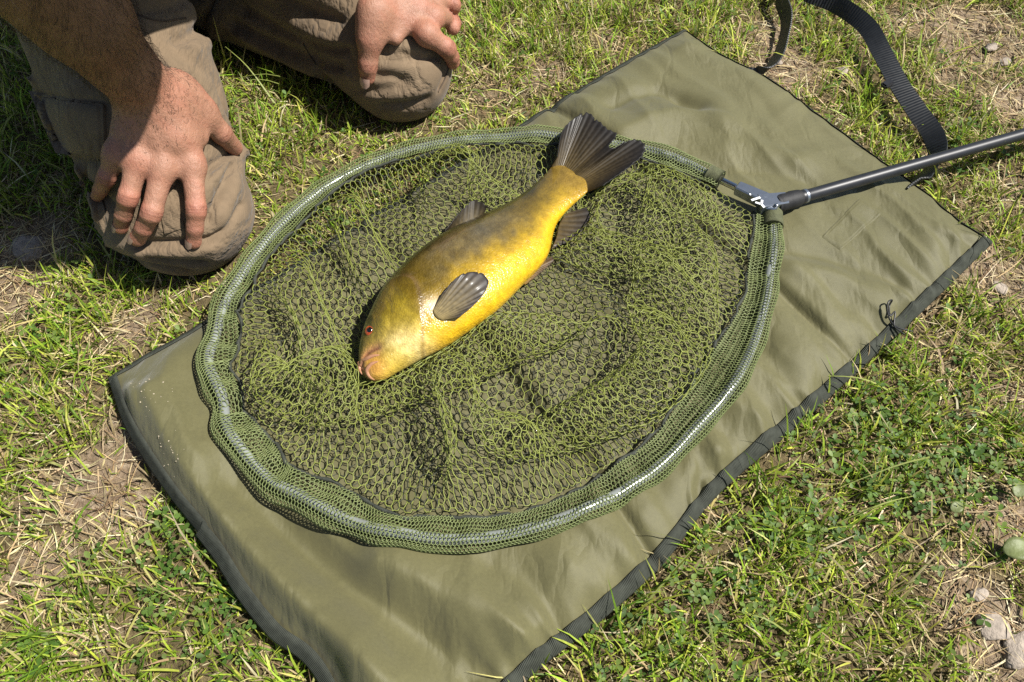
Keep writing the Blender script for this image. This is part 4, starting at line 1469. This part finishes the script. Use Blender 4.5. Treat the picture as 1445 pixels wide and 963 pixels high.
# left hand (photo right)
L_f = [[(602, 48, .020), (630, 68, .020), (637, 80, .012), (639, 88, .006)],
       [(612, 24, .024), (632, 26, .022), (640, 33, .012), (640, 40, .006)],
       [(612, 2, .024), (632, 2, .022), (640, 7, .012), (640, 12, .006)],
       [(604, -18, .022), (624, -20, .018), (633, -18, .010), (636, -14, .006)]]
L_r = [(.0128, .0118, .0102, .0088), (.0128, .0118, .0102, .0090), (.0122, .0112, .0098, .0086), (.0110, .0100, .0088, .0078)]
L_thumb = [(528, 14, .030), (522, 56, .020), (519, 92, .012), (519, 110, .006)]
L_tr = (.0185, .0150, .0138, .0108)
LF3 = [[jt(*p) for p in f] for f in L_f]; LT3 = [jt(*p) for p in L_thumb]
wl_ = G(556, -48, .185)
elL = np.array([-.24, 1.13, .43])
up_L = np.array([.05, -.1, .99])
hL = hand_sdf(wl_, elL, LF3, L_r, LT3, L_tr, up_L)
for nme, lst in (('R', R3), ('L', LF3)):
    print(nme, [[None if p is None else np.round(p, 3).tolist() for p in f] for f in lst])

_t0 = _t.time()


def clip_arm(fn, elbow, toward, e=.06):
    return fn


allR = np.vstack([np.vstack(f) for f in R3] + [np.vstack(T3), wr, elR])
VR, QR = surface_nets(hR, allR.min(0) - .055, allR.max(0) + .055, .0021)
VR = relax(VR, QR, 2, .45)
allL = np.vstack([np.vstack(f) for f in LF3] + [np.vstack(LT3), wl_, elL])
VL, QL = surface_nets(hL, allL.min(0) - .055, allL.max(0) + .055, .0026)
VL = relax(VL, QL, 2, .45)
print('hands', len(VR), len(VL), round(_t.time() - _t0, 1))


def trunk(P):
    d = smin(cap(P, pelvis + [0, 0, .05], chest, .12, .135), cap(P, shR + (shL - shR) * .2, shL + (shR - shL) * .2, .075, .075), .08)
    d = smin(d, cap(P, chest, neck, .09, .062), .06)
    d = smin(d, cap(P, neck, head - [.0, 0, .02], .058, .056), .03)
    hd = smin(ell(P, head, (.078, .092, .105)), ell(P, head + fwd * .045 + [0, 0, -.055], (.052, .055, .055)), .04)
    hd = smin(hd, cap(P, head + fwd * .085 + [0, 0, .01], head + fwd * .112 + [0, 0, -.028], .009, .014), .015)      # nose
    side_ = np.array([.71, .70, 0])
    for s_ in (-1, 1):
        hd = smin(hd, ell(P, head + side_ * .082 * s_ + [0, 0, -.01], (.016, .02, .032)), .01)
        hd = np.maximum(hd, -(np.linalg.norm(P - (head + fwd * .098 + side_ * .032 * s_ + [0, 0, .008]), axis=-1) - .014))
        hd = smin(hd, np.linalg.norm(P - (head + fwd * .080 + side_ * .032 * s_ + [0, 0, .008]), axis=-1) - .0125, .003)
    hd = np.maximum(hd, -cap(P, head + fwd * .100 + side_ * .02 + [0, 0, -.062], head + fwd * .100 - side_ * .02 + [0, 0, -.062], .005, .005))
    d = smin(d, hd, .03)
    for s_, e_ in ((shR, elR), (shL, elL)):
        d = smin(d, cap(P, s_, e_, .055, .043), .04)
    return d


VT, QT = surface_nets(trunk, (-.72, .58, .16), (-.02, 1.30, .97), .0085)
VT = relax(VT, QT, 1, .4)
parts = [(VR, QR), (VL, QL), (VT, QT)]
VB, FB_ = join_parts(parts)

# skin: own redder knuckles and fingertips; joint creases and right forearm darker
red = np.zeros(len(VB))
for lst, tl in ((R3, T3), (LF3, LT3)):
    for f in lst + [tl]:
        for j, w_ in ((0, .55), (1, .9), (2, .5), (3, .7)):
            if j == 0 and f is tl: continue
            red += w_ * np.exp(-(np.linalg.norm(VB - f[j], axis=1) / .013) ** 2)
red = red.clip(0, 1) + .9 * (fbm(VB[:, 0] * 60 + VB[:, 2] * 40, VB[:, 1] * 60, 5, 3) - .5)
armt = smooth(.0, .10, np.minimum(((VB - wr) @ ((elR - wr) / np.linalg.norm(elR - wr))), 9)) * (VB[:, 0] < -.35)
cs_ = lerp(c3([.335, .172, .112]), c3([.40, .145, .095]), red.clip(0, 1))
crs = np.zeros(len(VB))
for lst in (R3 + [T3], LF3 + [LT3]):
    for f in lst:
        for c_, ax_ in ((f[1], f[2] - f[0]), (f[2], f[3] - f[1])):
            ax_ = ax_ / np.linalg.norm(ax_)
            a_ = (VB - c_) @ ax_
            near_ = np.linalg.norm(VB - c_, axis=1) < .016
            crs += near_ * sum(np.exp(-((a_ - o_) / .0009) ** 2) for o_ in (-.0035, 0, .0035))
cs_ = lerp(cs_, c3([.20, .075, .05]), (crs * .7).clip(0, .85))
cs_ = lerp(cs_, c3([.22, .115, .072]), armt)
cs_ *= (1 + .3 * (fbm(VB[:, 0] * 200, VB[:, 1] * 200 + VB[:, 2] * 170, 15, 3) - .5))[:, None]
m, nt, b = mat_new('skin')
at = nd(nt, 'ShaderNodeAttribute', attribute_name='Col')
v = coords(nt)
wr1 = noise(nt, coords(nt, 'Object', (420, 160, 200)), 1.0, 4, .6)
vo = nd(nt, 'ShaderNodeTexVoronoi', Scale=430.0, feature='DISTANCE_TO_EDGE'); nt.links.new(v, vo.inputs['Vector'])
c = mixc(nt, .4, at.outputs[0], ramp(nt, noise(nt, v, 330, 4, .7), [(.3, (.82, .76, .74)), (.7, (1.14, 1.1, 1.08))]), 'MULTIPLY')
nt.links.new(c, b.inputs['Base Color'])
b.inputs['Roughness'].default_value = .5
b.inputs['Specular IOR Level'].default_value = .4
b.inputs['Subsurface Weight'].default_value = .06
b.inputs['Subsurface Radius'].default_value = (.008, .003, .0015)
b.inputs['Subsurface Scale'].default_value = .5
bump(nt, b, ramp(nt, vo.outputs['Distance'], [(0, (0, 0, 0)), (.12, (1, 1, 1))]), .28, .0006, bump(nt, None, wr1, .7, .0016, bump(nt, None, noise(nt, v, 120, 4), .18, .003)))
M_SKIN = m
body = make_mesh('body', VB, FB_, M_SKIN, person, cols=cs_.clip(.01, .9))

# fingernails
M_NAIL = simple_mat('fingernail', (.46, .29, .225), .4, coat=.1, var=.1, bstr=0)
for lst, tl, rr, tr_, upv in ((R3, T3, R_r, R_tr, up_R), (LF3, LT3, L_r, L_tr, up_L)):
    for f, r_ in (list(zip(lst, rr)) if lst is R3 else []) + [(tl, tr_)]:
        ax_ = f[3] - f[2]; ax_ /= np.linalg.norm(ax_)
        nv = upv - ax_ * (upv @ ax_); nv /= np.linalg.norm(nv)
        sv_ = np.cross(ax_, nv)
        r3_ = r_[3]
        P = []
        for i in range(9):
            for j in range(9):
                a = (j / 8 - .5) * 2
                l_ = i / 8
                wdt = (.80 if f is not tl else .62) * (1 - .55 * max(0, l_ - .7) / .3 * abs(a) ** 2)
                ang_ = a * wdt * .95
                P.append(f[3] + ax_ * (-.0045 + l_ * (r3_ * 1.02 + .0045)) + (sv_ * math.sin(ang_) + nv * math.cos(ang_)) * (r3_ * (1.25 - .14 * max(0, l_ - .45))))
        o = make_mesh('fingernail', np.array(P), grid_faces(9, 9), M_NAIL, body)

# arm hair: one soft coat of fine hairs on the forearm and back of the hand
M_HAIR = simple_mat('arm_hair', (.045, .028, .018), .6, var=.5, scale=200, bstr=0)
me = body.data
axF = (elR - wr) / np.linalg.norm(elR - wr)
tri = QR
cen_ = VR[tri].mean(1)
e1, e2 = VR[tri[:, 1]] - VR[tri[:, 0]], VR[tri[:, 3]] - VR[tri[:, 0]]
nr_ = np.cross(e1, e2); nr_ /= np.linalg.norm(nr_, axis=1)[:, None] + 1e-12
along = (cen_ - wr) @ axF
prob = smooth(-.055, .03, along) * .9 + .02 * (along > -.09)
facing = nr_ @ np.array([0, -.5, .85]) > -.7
pick = np.where((rng.random(len(cen_)) < prob * .13) & facing)[0]
h0 = cen_[pick]; hn = nr_[pick]
side_dir = np.cross(hn, axF)
dirv = -axF * .75 + side_dir * rng.normal(.45, .45, (len(pick), 1)) + hn * rng.uniform(.25, .6, (len(pick), 1))
dirv /= np.linalg.norm(dirv, axis=1)[:, None]
Lh = rng.uniform(.008, .019, (len(pick), 1)) * (.45 + .55 * smooth(-.02, .04, along[pick]))[:, None]
mid = h0 + dirv * Lh * .5 + hn * .0012
tip = h0 + dirv * Lh - hn * Lh * .25 + rng.normal(0, .0015, (len(pick), 3))
V, Fq = strands(h0 - hn * .0006, tip, mid, .00014, 3)
hair_o = make_mesh('arm_hair', V, Fq, M_HAIR, body)
tag(hair_o, kind='stuff')

# shirt and cap of hair over the trunk
M_SHIRT = simple_mat('dark_green_shirt', (.045, .055, .030), .85, var=.2, scale=30, bscale=200, bstr=.4, bdist=.002, spec=.2)


def shirt(P):
    d = smin(cap(P, pelvis + [0, 0, .03], chest, .150, .155), cap(P, shR + (shL - shR) * .2, shL + (shR - shL) * .2, .090, .090), .08)
    d = smin(d, cap(P, chest, neck - [.01, 0, .015], .11, .075), .06)
    for s_, e_ in ((shR, elR), (shL, elL)):
        q = s_ + (e_ - s_) * .72
        d = smin(d, cap(P, s_, q, .074, .066), .04)
        ax_ = (e_ - s_) / np.linalg.norm(e_ - s_)
    x, y, z = np.moveaxis(P, -1, 0)
    d = d - .006 * (fbm(x * 12 + z * 5, y * 12 + z * 9, 71, 3) - .5)
    d = np.maximum(d, (P - neck) @ np.array([.2, -.2, .95]) - .012)
    return d


V, Q = surface_nets(shirt, (-.80, .64, .12), (.0, 1.42, .80), .0088)
make_mesh('shirt', V, Q, M_SHIRT, person)
M_HEADHAIR = simple_mat('dark_brown_hair', (.03, .02, .014), .6, var=.5, scale=150, bscale=300, bstr=.9, bdist=.004)


def hairsdf(P):
    d = ell(P, head + [-.012, .012, .012], (.088, .100, .106))
    d = np.maximum(d, -(ell(P, head + fwd * .06 + [0, 0, -.055], (.085, .085, .095))))
    d = np.maximum(d, -(P[..., 2] - head[2] + .055))
    x, y, z = np.moveaxis(P, -1, 0)
    return d - .008 * (fbm(x * 40, y * 40 + z * 30, 81, 2) - .5)


V, Q = surface_nets(hairsdf, head - .14, head + .14, .006)
make_mesh('hair', V, Q, M_HEADHAIR, person)

# boots under the seat
M_BOOT = simple_mat('brown_boot', (.05, .035, .022), .6, var=.25, scale=60, bscale=200, bstr=.4)
for a_ in (ankR, ankL):
    heel = np.array(a_); dr = np.array([-.45, .88, 0]) if a_ is ankR else np.array([-.80, .6, 0])
    fn = lambda P: np.maximum(smin(cap(P, heel + [0, 0, .01], heel + dr * .10, .052, .048), cap(P, heel + dr * .10, heel + dr * .21 + [0, 0, -.018], .048, .036), .03), -(P[..., 2] + .004))
    V, Q = surface_nets(fn, np.minimum(heel, heel + dr * .24) - .07, np.maximum(heel, heel + dr * .24) + .07, .008)
    make_mesh('boot', V, Q, M_BOOT, person)
# ================================================================== TURF
def footprint_mask(x, y):
    """True where turf may stand: not on the mat, under the legs or under a stone"""
    ok = np.ones(len(x), bool)
    inner = np.array([mat_bvh.ray_cast(Vector((a, b_, 1)), Vector((0, 0, -1)))[0] is not None for a, b_ in zip(x, y)])
    ok &= ~inner
    P = np.stack([x, y, np.full(len(x), .03)], 1)
    ok &= legs(P) > -.012
    return ok


def blades(x, y, L, lean, az, w, cols, droop, zoff=0.0, nseg=4):
    """curved tapering blades; returns verts, faces, colours"""
    n = len(x)
    t = np.linspace(0, 1, nseg)
    ang_ = lean[:, None] + droop[:, None] * t[None] ** 1.3            # angle from the vertical along the blade
    ds = L[:, None] / (nseg - 1)
    rr = np.concatenate([np.zeros((n, 1)), np.cumsum(np.sin(ang_[:, :-1]) * ds, 1)], 1)
    zz = np.concatenate([np.zeros((n, 1)), np.cumsum(np.cos(ang_[:, :-1]) * ds, 1)], 1)
    dx, dy = np.cos(az), np.sin(az)
    curl = rng.normal(0, .22, n)
    px_ = x[:, None] + rr * dx[:, None] - (rr ** 2 / L[:, None]) * curl[:, None] * dy[:, None]
    py_ = y[:, None] + rr * dy[:, None] + (rr ** 2 / L[:, None]) * curl[:, None] * dx[:, None]
    g0 = ground_z(x, y)
    pz = np.maximum(g0[:, None] + zz + zoff, ground_z(px_, py_) + .0012)
    wd = w[:, None] * np.array([.8, 1, .8, .08] if nseg == 4 else np.linspace(1, .1, nseg))[None]
    tw = rng.normal(0, .5, n)
    sx_, sy_ = -dy * np.cos(tw), dx * np.cos(tw)
    A = np.stack([px_ + sx_[:, None] * wd / 2, py_ + sy_[:, None] * wd / 2, pz + np.sin(tw)[:, None] * wd / 2], -1)
    B = np.stack([px_ - sx_[:, None] * wd / 2, py_ - sy_[:, None] * wd / 2, pz - np.sin(tw)[:, None] * wd / 2], -1)
    V = np.stack([A, B], 2).reshape(-1, 3)                               # n,nseg,2
    f = np.array([[2 * i, 2 * i + 1, 2 * i + 3, 2 * i + 2] for i in range(nseg - 1)])
    Fq = (f[None] + (np.arange(n) * nseg * 2)[:, None, None]).reshape(-1, 4)
    C = np.repeat(cols, nseg * 2, 0)
    return V, Fq, C


def pick_cols(n, table, seed_u):
    tb = np.array([c_ for c_, _ in table]); p = np.array([p_ for _, p_ in table]); p = p / p.sum()
    c_ = tb[rng.choice(len(tb), n, p=p)]
    return c_ * rng.uniform(.75, 1.3, (n, 1)) * rng.uniform(.92, 1.08, (n, 3))


GREEN = [((.110, .195, .018), 1.6), ((.190, .300, .026), 4), ((.300, .390, .040), 5), ((.42, .46, .070), 3), ((.50, .46, .16), 1.3)]
STRAW = [((.46, .37, .20), 3), ((.36, .27, .14), 3), ((.24, .17, .09), 2), ((.56, .48, .30), 1.5), ((.15, .10, .055), 1.2)]
xr, yr = (-1.15, 1.15), (-.10, 1.60)
area = (xr[1] - xr[0]) * (yr[1] - yr[0])


def scatter(n): return rng.uniform(*xr, n), rng.uniform(*yr, n)


STRAP_SPOTS = [(1092, 88), (1104, 60), (1110, 25), (1140, -10), (1160, 0), (1180, 6), (1205, 20), (1222, 36), (1235, 55), (1245, 75), (1256, 96), (1268, 118), (1282, 140), (1296, 160), (1318, 192), (1322, 222), (1300, 252)]
# tufts of grass
nt_ = 7600
tx, ty = scatter(nt_)
dens = 1 - smooth(.28, .72, bareness(tx, ty))
keep = rng.random(nt_) < .06 + .94 * dens
tx, ty, dens = tx[keep], ty[keep], dens[keep]
nb = rng.integers(5, 20, len(tx))
ti = np.repeat(np.arange(len(tx)), nb)
spread = rng.uniform(.006, .022, len(tx))
bx_ = tx[ti] + rng.normal(0, 1, len(ti)) * spread[ti]; by_ = ty[ti] + rng.normal(0, 1, len(ti)) * spread[ti]
ok = footprint_mask(bx_, by_)
ti, bx_, by_ = ti[ok], bx_[ok], by_[ok]
n = len(ti)
taz = rng.uniform(0, 2 * np.pi, len(tx)); tl = rng.uniform(.015, .046, len(tx)) * (.6 + .4 * dens)
tshade = rng.uniform(.75, 1.25, (len(tx), 1)); tyel = rng.random(len(tx))
cols_ = pick_cols(n, GREEN, 0) * tshade[ti]
dry = (rng.random(n) < .18 + .3 * (1 - dens[ti]))
cols_[dry] = pick_cols(dry.sum(), STRAW, 0)
L_ = tl[ti] * rng.uniform(.5, 1.45, n)
long_ = rng.random(n) < .07
L_[long_] *= 1.8
# the net and the knees press the turf down
pxn, pyn = to_px(np.stack([bx_, by_, np.zeros(n)], 1))
in_net = ((bx_ + .02) / .40) ** 2 + ((by_ - .62) / .40) ** 2 < 1
L_[in_net] *= .45
d_leg = legs(np.stack([bx_, by_, np.full(n, .03)], 1))
L_ *= .45 + .55 * smooth(0, .03, d_leg)
lean = np.abs(rng.normal(.55, .35, n)); droop = rng.uniform(.3, 1.5, n)
az = taz[ti] + rng.normal(0, 1.1, n)
w = rng.uniform(.0012, .0030, n)
L_ *= .3 + .7 * smooth(.015, .05, np.sqrt(((bx_[:, None] - np.array([G(*p, .02)[0] for p in STRAP_SPOTS])) ** 2 + (by_[:, None] - np.array([G(*p, .02)[1] for p in STRAP_SPOTS])) ** 2).min(1)))
g1 = blades(bx_, by_, L_, lean, az, w, cols_, droop)
strap_px = np.array([(1072, 106), (1092, 88), (1104, 60), (1110, 25), (1140, -10), (1180, 6), (1222, 36), (1245, 75), (1268, 118), (1296, 160), (1318, 192), (1322, 222), (1300, 252)], float)
strap_xy = np.array([G(*p, .02)[:2] for p in catmull(strap_px, 60)])


def strap_d(x, y):
    return np.sqrt(((x[:, None] - strap_xy[None, :, 0]) ** 2 + (y[:, None] - strap_xy[None, :, 1]) ** 2).min(1))


# lawn between the tufts
nl = 64000
lx, ly = scatter(nl)
dl = 1 - smooth(.25, .70, bareness(lx, ly))
kp = (rng.random(nl) < .05 + .95 * dl)
lx, ly, dl = lx[kp], ly[kp], dl[kp]
ok = footprint_mask(lx, ly)
lx, ly, dl = lx[ok], ly[ok], dl[ok]
n = len(lx)
cols_ = pick_cols(n, GREEN, 0) * (.8 + .45 * fbm(lx * 7, ly * 7, 55, 3))[:, None]
dry = rng.random(n) < .24 + .28 * fbm(lx * 5, ly * 5, 57, 2)
cols_[dry] = pick_cols(dry.sum(), STRAW, 0)
L2 = rng.uniform(.010, .032, n) * (.6 + .4 * dl)
L2[((lx + .02) / .40) ** 2 + ((ly - .62) / .40) ** 2 < 1] *= .6
L2 *= .35 + .65 * smooth(.015, .05, strap_d(lx, ly))
g2 = blades(lx, ly, L2, np.abs(rng.normal(.7, .4, n)), rng.uniform(0, 2 * np.pi, n), rng.uniform(.0010, .0023, n), cols_, rng.uniform(.2, 1.3, n))
# a few long stems
stems = [((392, 152), (318, 66), .055), ((440, 124), (326, 112), .04), ((420, 128), (322, 122), .03), ((880, 890), (1010, 740), .02), ((1010, 945), (985, 830), .03), ((1340, 640), (1180, 690), .02), ((1180, 740), (1290, 700), .02), ((540, 30), (700, 20), .02),
         ((150, 810), (260, 850), .02), ((60, 830), (190, 800), .02), ((1270, 560), (1150, 530), .02), ((1120, 900), (1030, 860), .02), ((40, 900), (160, 870), .02), ((1330, 330), (1400, 300), .02), ((1235, 60), (1248, 8), .05)]
sv, sf, sc_, off_ = [], [], [], 0
for a_, b_, z_ in stems:
    A, B = G(*a_, .004), G(*b_, z_)
    C = catmull([A, (A + B) / 2 + np.array([0, 0, .018]), B], 8)
    Wd = np.linspace(.0028, .0006, 8)
    d = np.gradient(C, axis=0); nrm_ = np.stack([-d[:, 1], d[:, 0], 0 * d[:, 0]], 1); nrm_ /= np.linalg.norm(nrm_, axis=1)[:, None]
    vv = np.stack([C + nrm_ * Wd[:, None] / 2, C - nrm_ * Wd[:, None] / 2], 1).reshape(-1, 3)
    sv.append(vv); sf.append(np.array([[2 * i, 2 * i + 1, 2 * i + 3, 2 * i + 2] for i in range(7)]) + off_); off_ += 16
    sc_.append(np.tile(np.array([.27, .31, .08]) * rng.uniform(.7, 1.2), (16, 1)))
g3 = (np.vstack(sv), np.vstack(sf), np.vstack(sc_))
# sparser, coarser turf out of the frame
nf_ = 62000
fx_, fy_ = rng.uniform(-3.2, 3.2, nf_), rng.uniform(-2.2, 4.2, nf_)
ok = ~((fx_ > xr[0]) & (fx_ < xr[1]) & (fy_ > yr[0]) & (fy_ < yr[1]))
fx_, fy_ = fx_[ok], fy_[ok]
n = len(fx_)
g4 = blades(fx_, fy_, rng.uniform(.03, .075, n), np.abs(rng.normal(.6, .35, n)), rng.uniform(0, 6.3, n), rng.uniform(.005, .010, n), pick_cols(n, GREEN, 0), rng.uniform(.3, 1.3, n))
M_GRASS = vcol_mat('grass_blade', .5, .34, .3, .15, 260)


def cat(gs):
    V, Fq, C, o_ = [], [], [], 0
    for a_, b_, c_ in gs:
        V.append(a_); Fq.append(b_ + o_); C.append(c_); o_ += len(a_)
    return np.vstack(V), np.vstack(Fq), np.vstack(C)


V, Fq, C = cat([g1, g2, g3, g4])
grass = make_mesh('grass', V, Fq, M_GRASS, None, True, C)
tag(grass, 'short green and yellowing grass growing all round the mat', 'grass', kind='stuff')

# dry thatch
ns_ = 64000
sx1, sy1 = scatter(ns_)
bs = bareness(sx1, sy1)
kp = rng.random(ns_) < .28 + .72 * smooth(.1, .6, bs)
sx1, sy1 = sx1[kp], sy1[kp]
ok = footprint_mask(sx1, sy1)
sx1, sy1 = sx1[ok], sy1[ok]
n = len(sx1)
V, Fq, C = blades(sx1, sy1, rng.uniform(.010, .055, n), rng.normal(1.42, .16, n), rng.uniform(0, 6.3, n), rng.uniform(.0006, .0019, n), pick_cols(n, STRAW, 0), rng.uniform(-.1, .35, n), zoff=.002)
M_STRAW = vcol_mat('dry_straw', .8, .05, .2, .2, 300)
straw = make_mesh('dry_straw', V, Fq, M_STRAW, None, True, C)
tag(straw, 'dry tan straw and dead grass lying flat over the soil', 'straw', kind='stuff')

# clover and small broad leaves
CL = [(1230, 650, 120), (1330, 600, 110), (1290, 700, 110), (250, 800, 90), (330, 860, 80), (240, 740, 60), (480, 300, 50), (1000, 840, 90), (1130, 780, 90), (960, 20, 60), (40, 480, 70), (330, 180, 40), (1380, 660, 80), (60, 900, 70), (1340, 210, 60), (880, 930, 60)]
lv, lf, lc, off_ = [], [], [], 0
cxs, cys, css = [], [], []
for a_, b_, r_ in CL:
    c = G(a_, b_); rm = r_ / PXM(c); k_ = int(44 * (r_ / 70) ** 2)
    cxs.append(c[0] + rng.normal(0, rm * .55, k_)); cys.append(c[1] + rng.normal(0, rm * .55, k_))
ra, rb_ = scatter(1300)
cxs.append(ra); cys.append(rb_)
X1, Y1 = np.concatenate(cxs), np.concatenate(cys)
ok = footprint_mask(X1, Y1) & (rng.random(len(X1)) < 1.1 - bareness(X1, Y1))
X1, Y1 = X1[ok], Y1[ok]
n = len(X1)
azs = rng.uniform(0, 6.28, n); hgt = rng.uniform(.003, .022, n); sz = rng.uniform(.0024, .0052, n)
ccol = np.array([(.070, .135, .022), (.100, .175, .030), (.150, .215, .045)])[rng.integers(0, 3, n)] * rng.uniform(.75, 1.25, (n, 1))
prof2 = np.array([(0, 0, 0), (.55, .42, .10), (1.05, .52, .16), (1.5, .28, .10), (1.62, 0, .04), (1.5, -.28, .10), (1.05, -.52, .16), (.55, -.42, .10)])
for leaf in range(3):
    aa = azs + leaf * 2.09 + rng.normal(0, .25, n)
    tilt = rng.normal(.1, .35, n)
    px_ = prof2[None, :, 0] * sz[:, None]; py_ = prof2[None, :, 1] * sz[:, None] * 1.15; pz_ = (prof2[None, :, 2] + prof2[None, :, 0] * np.sin(tilt)[:, None]) * sz[:, None]
    Vv = np.stack([X1[:, None] + px_ * np.cos(aa)[:, None] - py_ * np.sin(aa)[:, None], Y1[:, None] + px_ * np.sin(aa)[:, None] + py_ * np.cos(aa)[:, None], (ground_z(X1, Y1) + hgt)[:, None] + pz_], -1)
    lv.append(Vv.reshape(-1, 3))
    f = np.array([[0, 1, 2, 3], [0, 3, 4, 5], [0, 5, 6, 7]])
    lf.append((f[None] + (np.arange(n) * 8)[:, None, None]).reshape(-1, 4) + off_); off_ += n * 8
    lc.append(np.repeat(ccol, 8, 0))
clover = make_mesh('clover', np.vstack(lv), np.vstack(lf), M_GRASS, None, True, np.vstack(lc))
tag(clover, 'low dark green clover leaves growing among the grass', 'clover', kind='stuff')

# gravel and soil crumbs in the bare patches
def rock(c, r, seed, flat=.6, sub=2, rough=.35):
    bmq = bmesh.new(); bmesh.ops.create_icosphere(bmq, subdivisions=sub, radius=1.0)
    Vr = np.array([v_.co[:] for v_ in bmq.verts]); Fr = np.array([[v_.index for v_ in f_.verts] for f_ in bmq.faces]); bmq.free()
    d = 1 + rough * (fbm(Vr[:, 0] * 1.7 + seed * 3.1 + Vr[:, 2], Vr[:, 1] * 1.7 + seed, seed, 3) - .5) * 2
    r2 = np.random.default_rng(seed)
    Vr = Vr * d[:, None]
    for _ in range(7):                                     # knock flat faces on to it
        nn_ = r2.normal(size=3); nn_ /= np.linalg.norm(nn_); cut = r2.uniform(.55, .9)
        e = Vr @ nn_ - cut
        Vr = Vr - np.where(e > 0, e, 0)[:, None] * nn_
    a_ = r2.uniform(0, 6.28)
    Vr = Vr * np.array([1, r2.uniform(.6, .95), flat])
    Vr = np.stack([Vr[:, 0] * math.cos(a_) - Vr[:, 1] * math.sin(a_), Vr[:, 0] * math.sin(a_) + Vr[:, 1] * math.cos(a_), Vr[:, 2]], 1)
    return Vr * r + c, Fr


ng = 2600
qx, qy = scatter(ng)
kp = rng.random(ng) < smooth(.3, .8, bareness(qx, qy))
qx, qy = qx[kp], qy[kp]
ok = footprint_mask(qx, qy)
qx, qy = qx[ok], qy[ok]
base_r = [rock(np.zeros(3), 1.0, s_, .7, 1) for s_ in range(6)]
gv, gf, gc, off_ = [], [], [], 0
for a_, b_ in zip(qx, qy):
    vv, ff = base_r[rng.integers(6)]
    r_ = rng.uniform(.0010, .0036)
    gv.append(vv * r_ + np.array([a_, b_, float(ground_z(np.array(a_), np.array(b_))) + r_ * .3])); gf.append(ff + off_); off_ += len(vv)
    gc.append(np.tile(np.array([.30, .245, .185]) * rng.uniform(.5, 1.5), (len(vv), 1)))
gravel = make_mesh('gravel', np.vstack(gv), np.vstack(gf), M_STRAW, None, False, np.vstack(gc).clip(0, .8))
tag(gravel, 'pale grit and soil crumbs in the worn patches of turf', 'gravel', kind='stuff')
# sandy crumbs fallen on the mat's corner
cv, cf_, off_ = [], [], 0
for k_ in range(46):
    a_, b_ = (rng.normal(224, 14), rng.normal(570, 14)) if k_ % 2 else (rng.normal(246, 12), rng.normal(648, 14))
    p = G(a_, b_, .03); p[2] = mat_z(p[0], p[1], .03)
    r_ = rng.uniform(.0004, .0014)
    vv, ff = base_r[k_ % 6]
    cv.append(vv * r_ + p); cf_.append(ff + off_); off_ += len(vv)
crumbs = make_mesh('sand_crumbs', np.vstack(cv), np.vstack(cf_), M_STRAW, None, False, np.tile([.42, .36, .26], (off_, 1)))
tag(crumbs, 'pale sand crumbs scattered on the corner of the olive mat', 'sand', kind='stuff')

M_STONE = simple_mat('pale_stone', (.30, .25, .20), .85, var=.35, scale=70, bscale=260, bstr=.7, bdist=.003)
M_PINK = simple_mat('pinkish_stone', (.46, .27, .20), .8, var=.25, scale=120, bscale=300, bstr=.5, bdist=.002)
for a_, b_, r_, s_, mm, lab in [
        (1404, 884, 27, 1, M_STONE, 'flat pale stone half buried in bare soil, the one beside the biggest stone'), (1446, 912, 36, 2, M_STONE, 'biggest pale stone half buried in the bare soil patch'),
        (1384, 838, 14, 3, M_STONE, 'small angular stone on bare soil near the two big stones'), (40, 348, 34, 4, M_STONE, 'flat grey stone in the shade beside the kneeling leg'),
        (1096, 84, 13, 5, M_STONE, 'pale stone lying inside the loop of the black strap beside the thin standing end'), (1190, 97, 10, 6, M_STONE, 'small rounded pebble on the grass between the two sides of the strap loop'),
        (1400, 64, 11, 7, M_STONE, 'small pale pebble on dry soil past the strap, the one farther from the pole'), (1420, 86, 10, 8, M_STONE, 'small pale pebble on dry soil past the strap, the one nearer to the pole'),
        (1152, 606, 9, 9, M_PINK, 'small pinkish stone in the grass just off the bound mat edge'), (1412, 405, 12, 10, M_STONE, 'pale chip of stone in dry grass beside the mat corner nearest the cord loop')]:
    c = G(a_, b_, .004); r_m = r_ / PXM(c)
    v_, f_ = rock(c + np.array([0, 0, -r_m * .22]), r_m, s_, .34, 3)
    o = make_mesh('stone', v_, f_, mm, None, True)
    tag(o, lab, 'stone', 'stones lying in the turf')

# fallen leaves
M_LEAF = simple_mat('pale_leaf', (.13, .155, .05), .55, var=.2, scale=60, bscale=250, bstr=.5, bdist=.001)
for a_, b_, ln, azl, lab in [(1436, 776, .034, .1, 'broad pale green leaf lying on dry soil near the big stones'), (1350, 716, .017, .5, 'small pale oval leaf lying in green clover'), (1436, 690, .022, 1.2, 'pale green leaf standing in the grass above the bare soil patch')]:
    c = G(a_, b_, .014)
    nn1, nn2 = 14, 7
    t = np.linspace(0, 1, nn1)[:, None]; s = np.linspace(-1, 1, nn2)[None]
    wdt = .36 * ln * np.sin(np.pi * t ** .8) ** .8 + .0004
    X = (t - .5) * ln + 0 * s; Y = wdt * s; Z = .18 * np.abs(Y) + .012 * np.sin(t * 3) * ln / .034 * .4 + 0 * s
    P = np.stack([c[0] + X * math.cos(azl) - Y * math.sin(azl), c[1] + X * math.sin(azl) + Y * math.cos(azl), c[2] + Z], -1)
    o = make_mesh('fallen_leaf', P.reshape(-1, 3), grid_faces(nn1, nn2), M_LEAF)
    sm = o.modifiers.new('thick', 'SOLIDIFY'); sm.thickness = .0006
    tag(o, lab, 'leaf', 'fallen leaves')
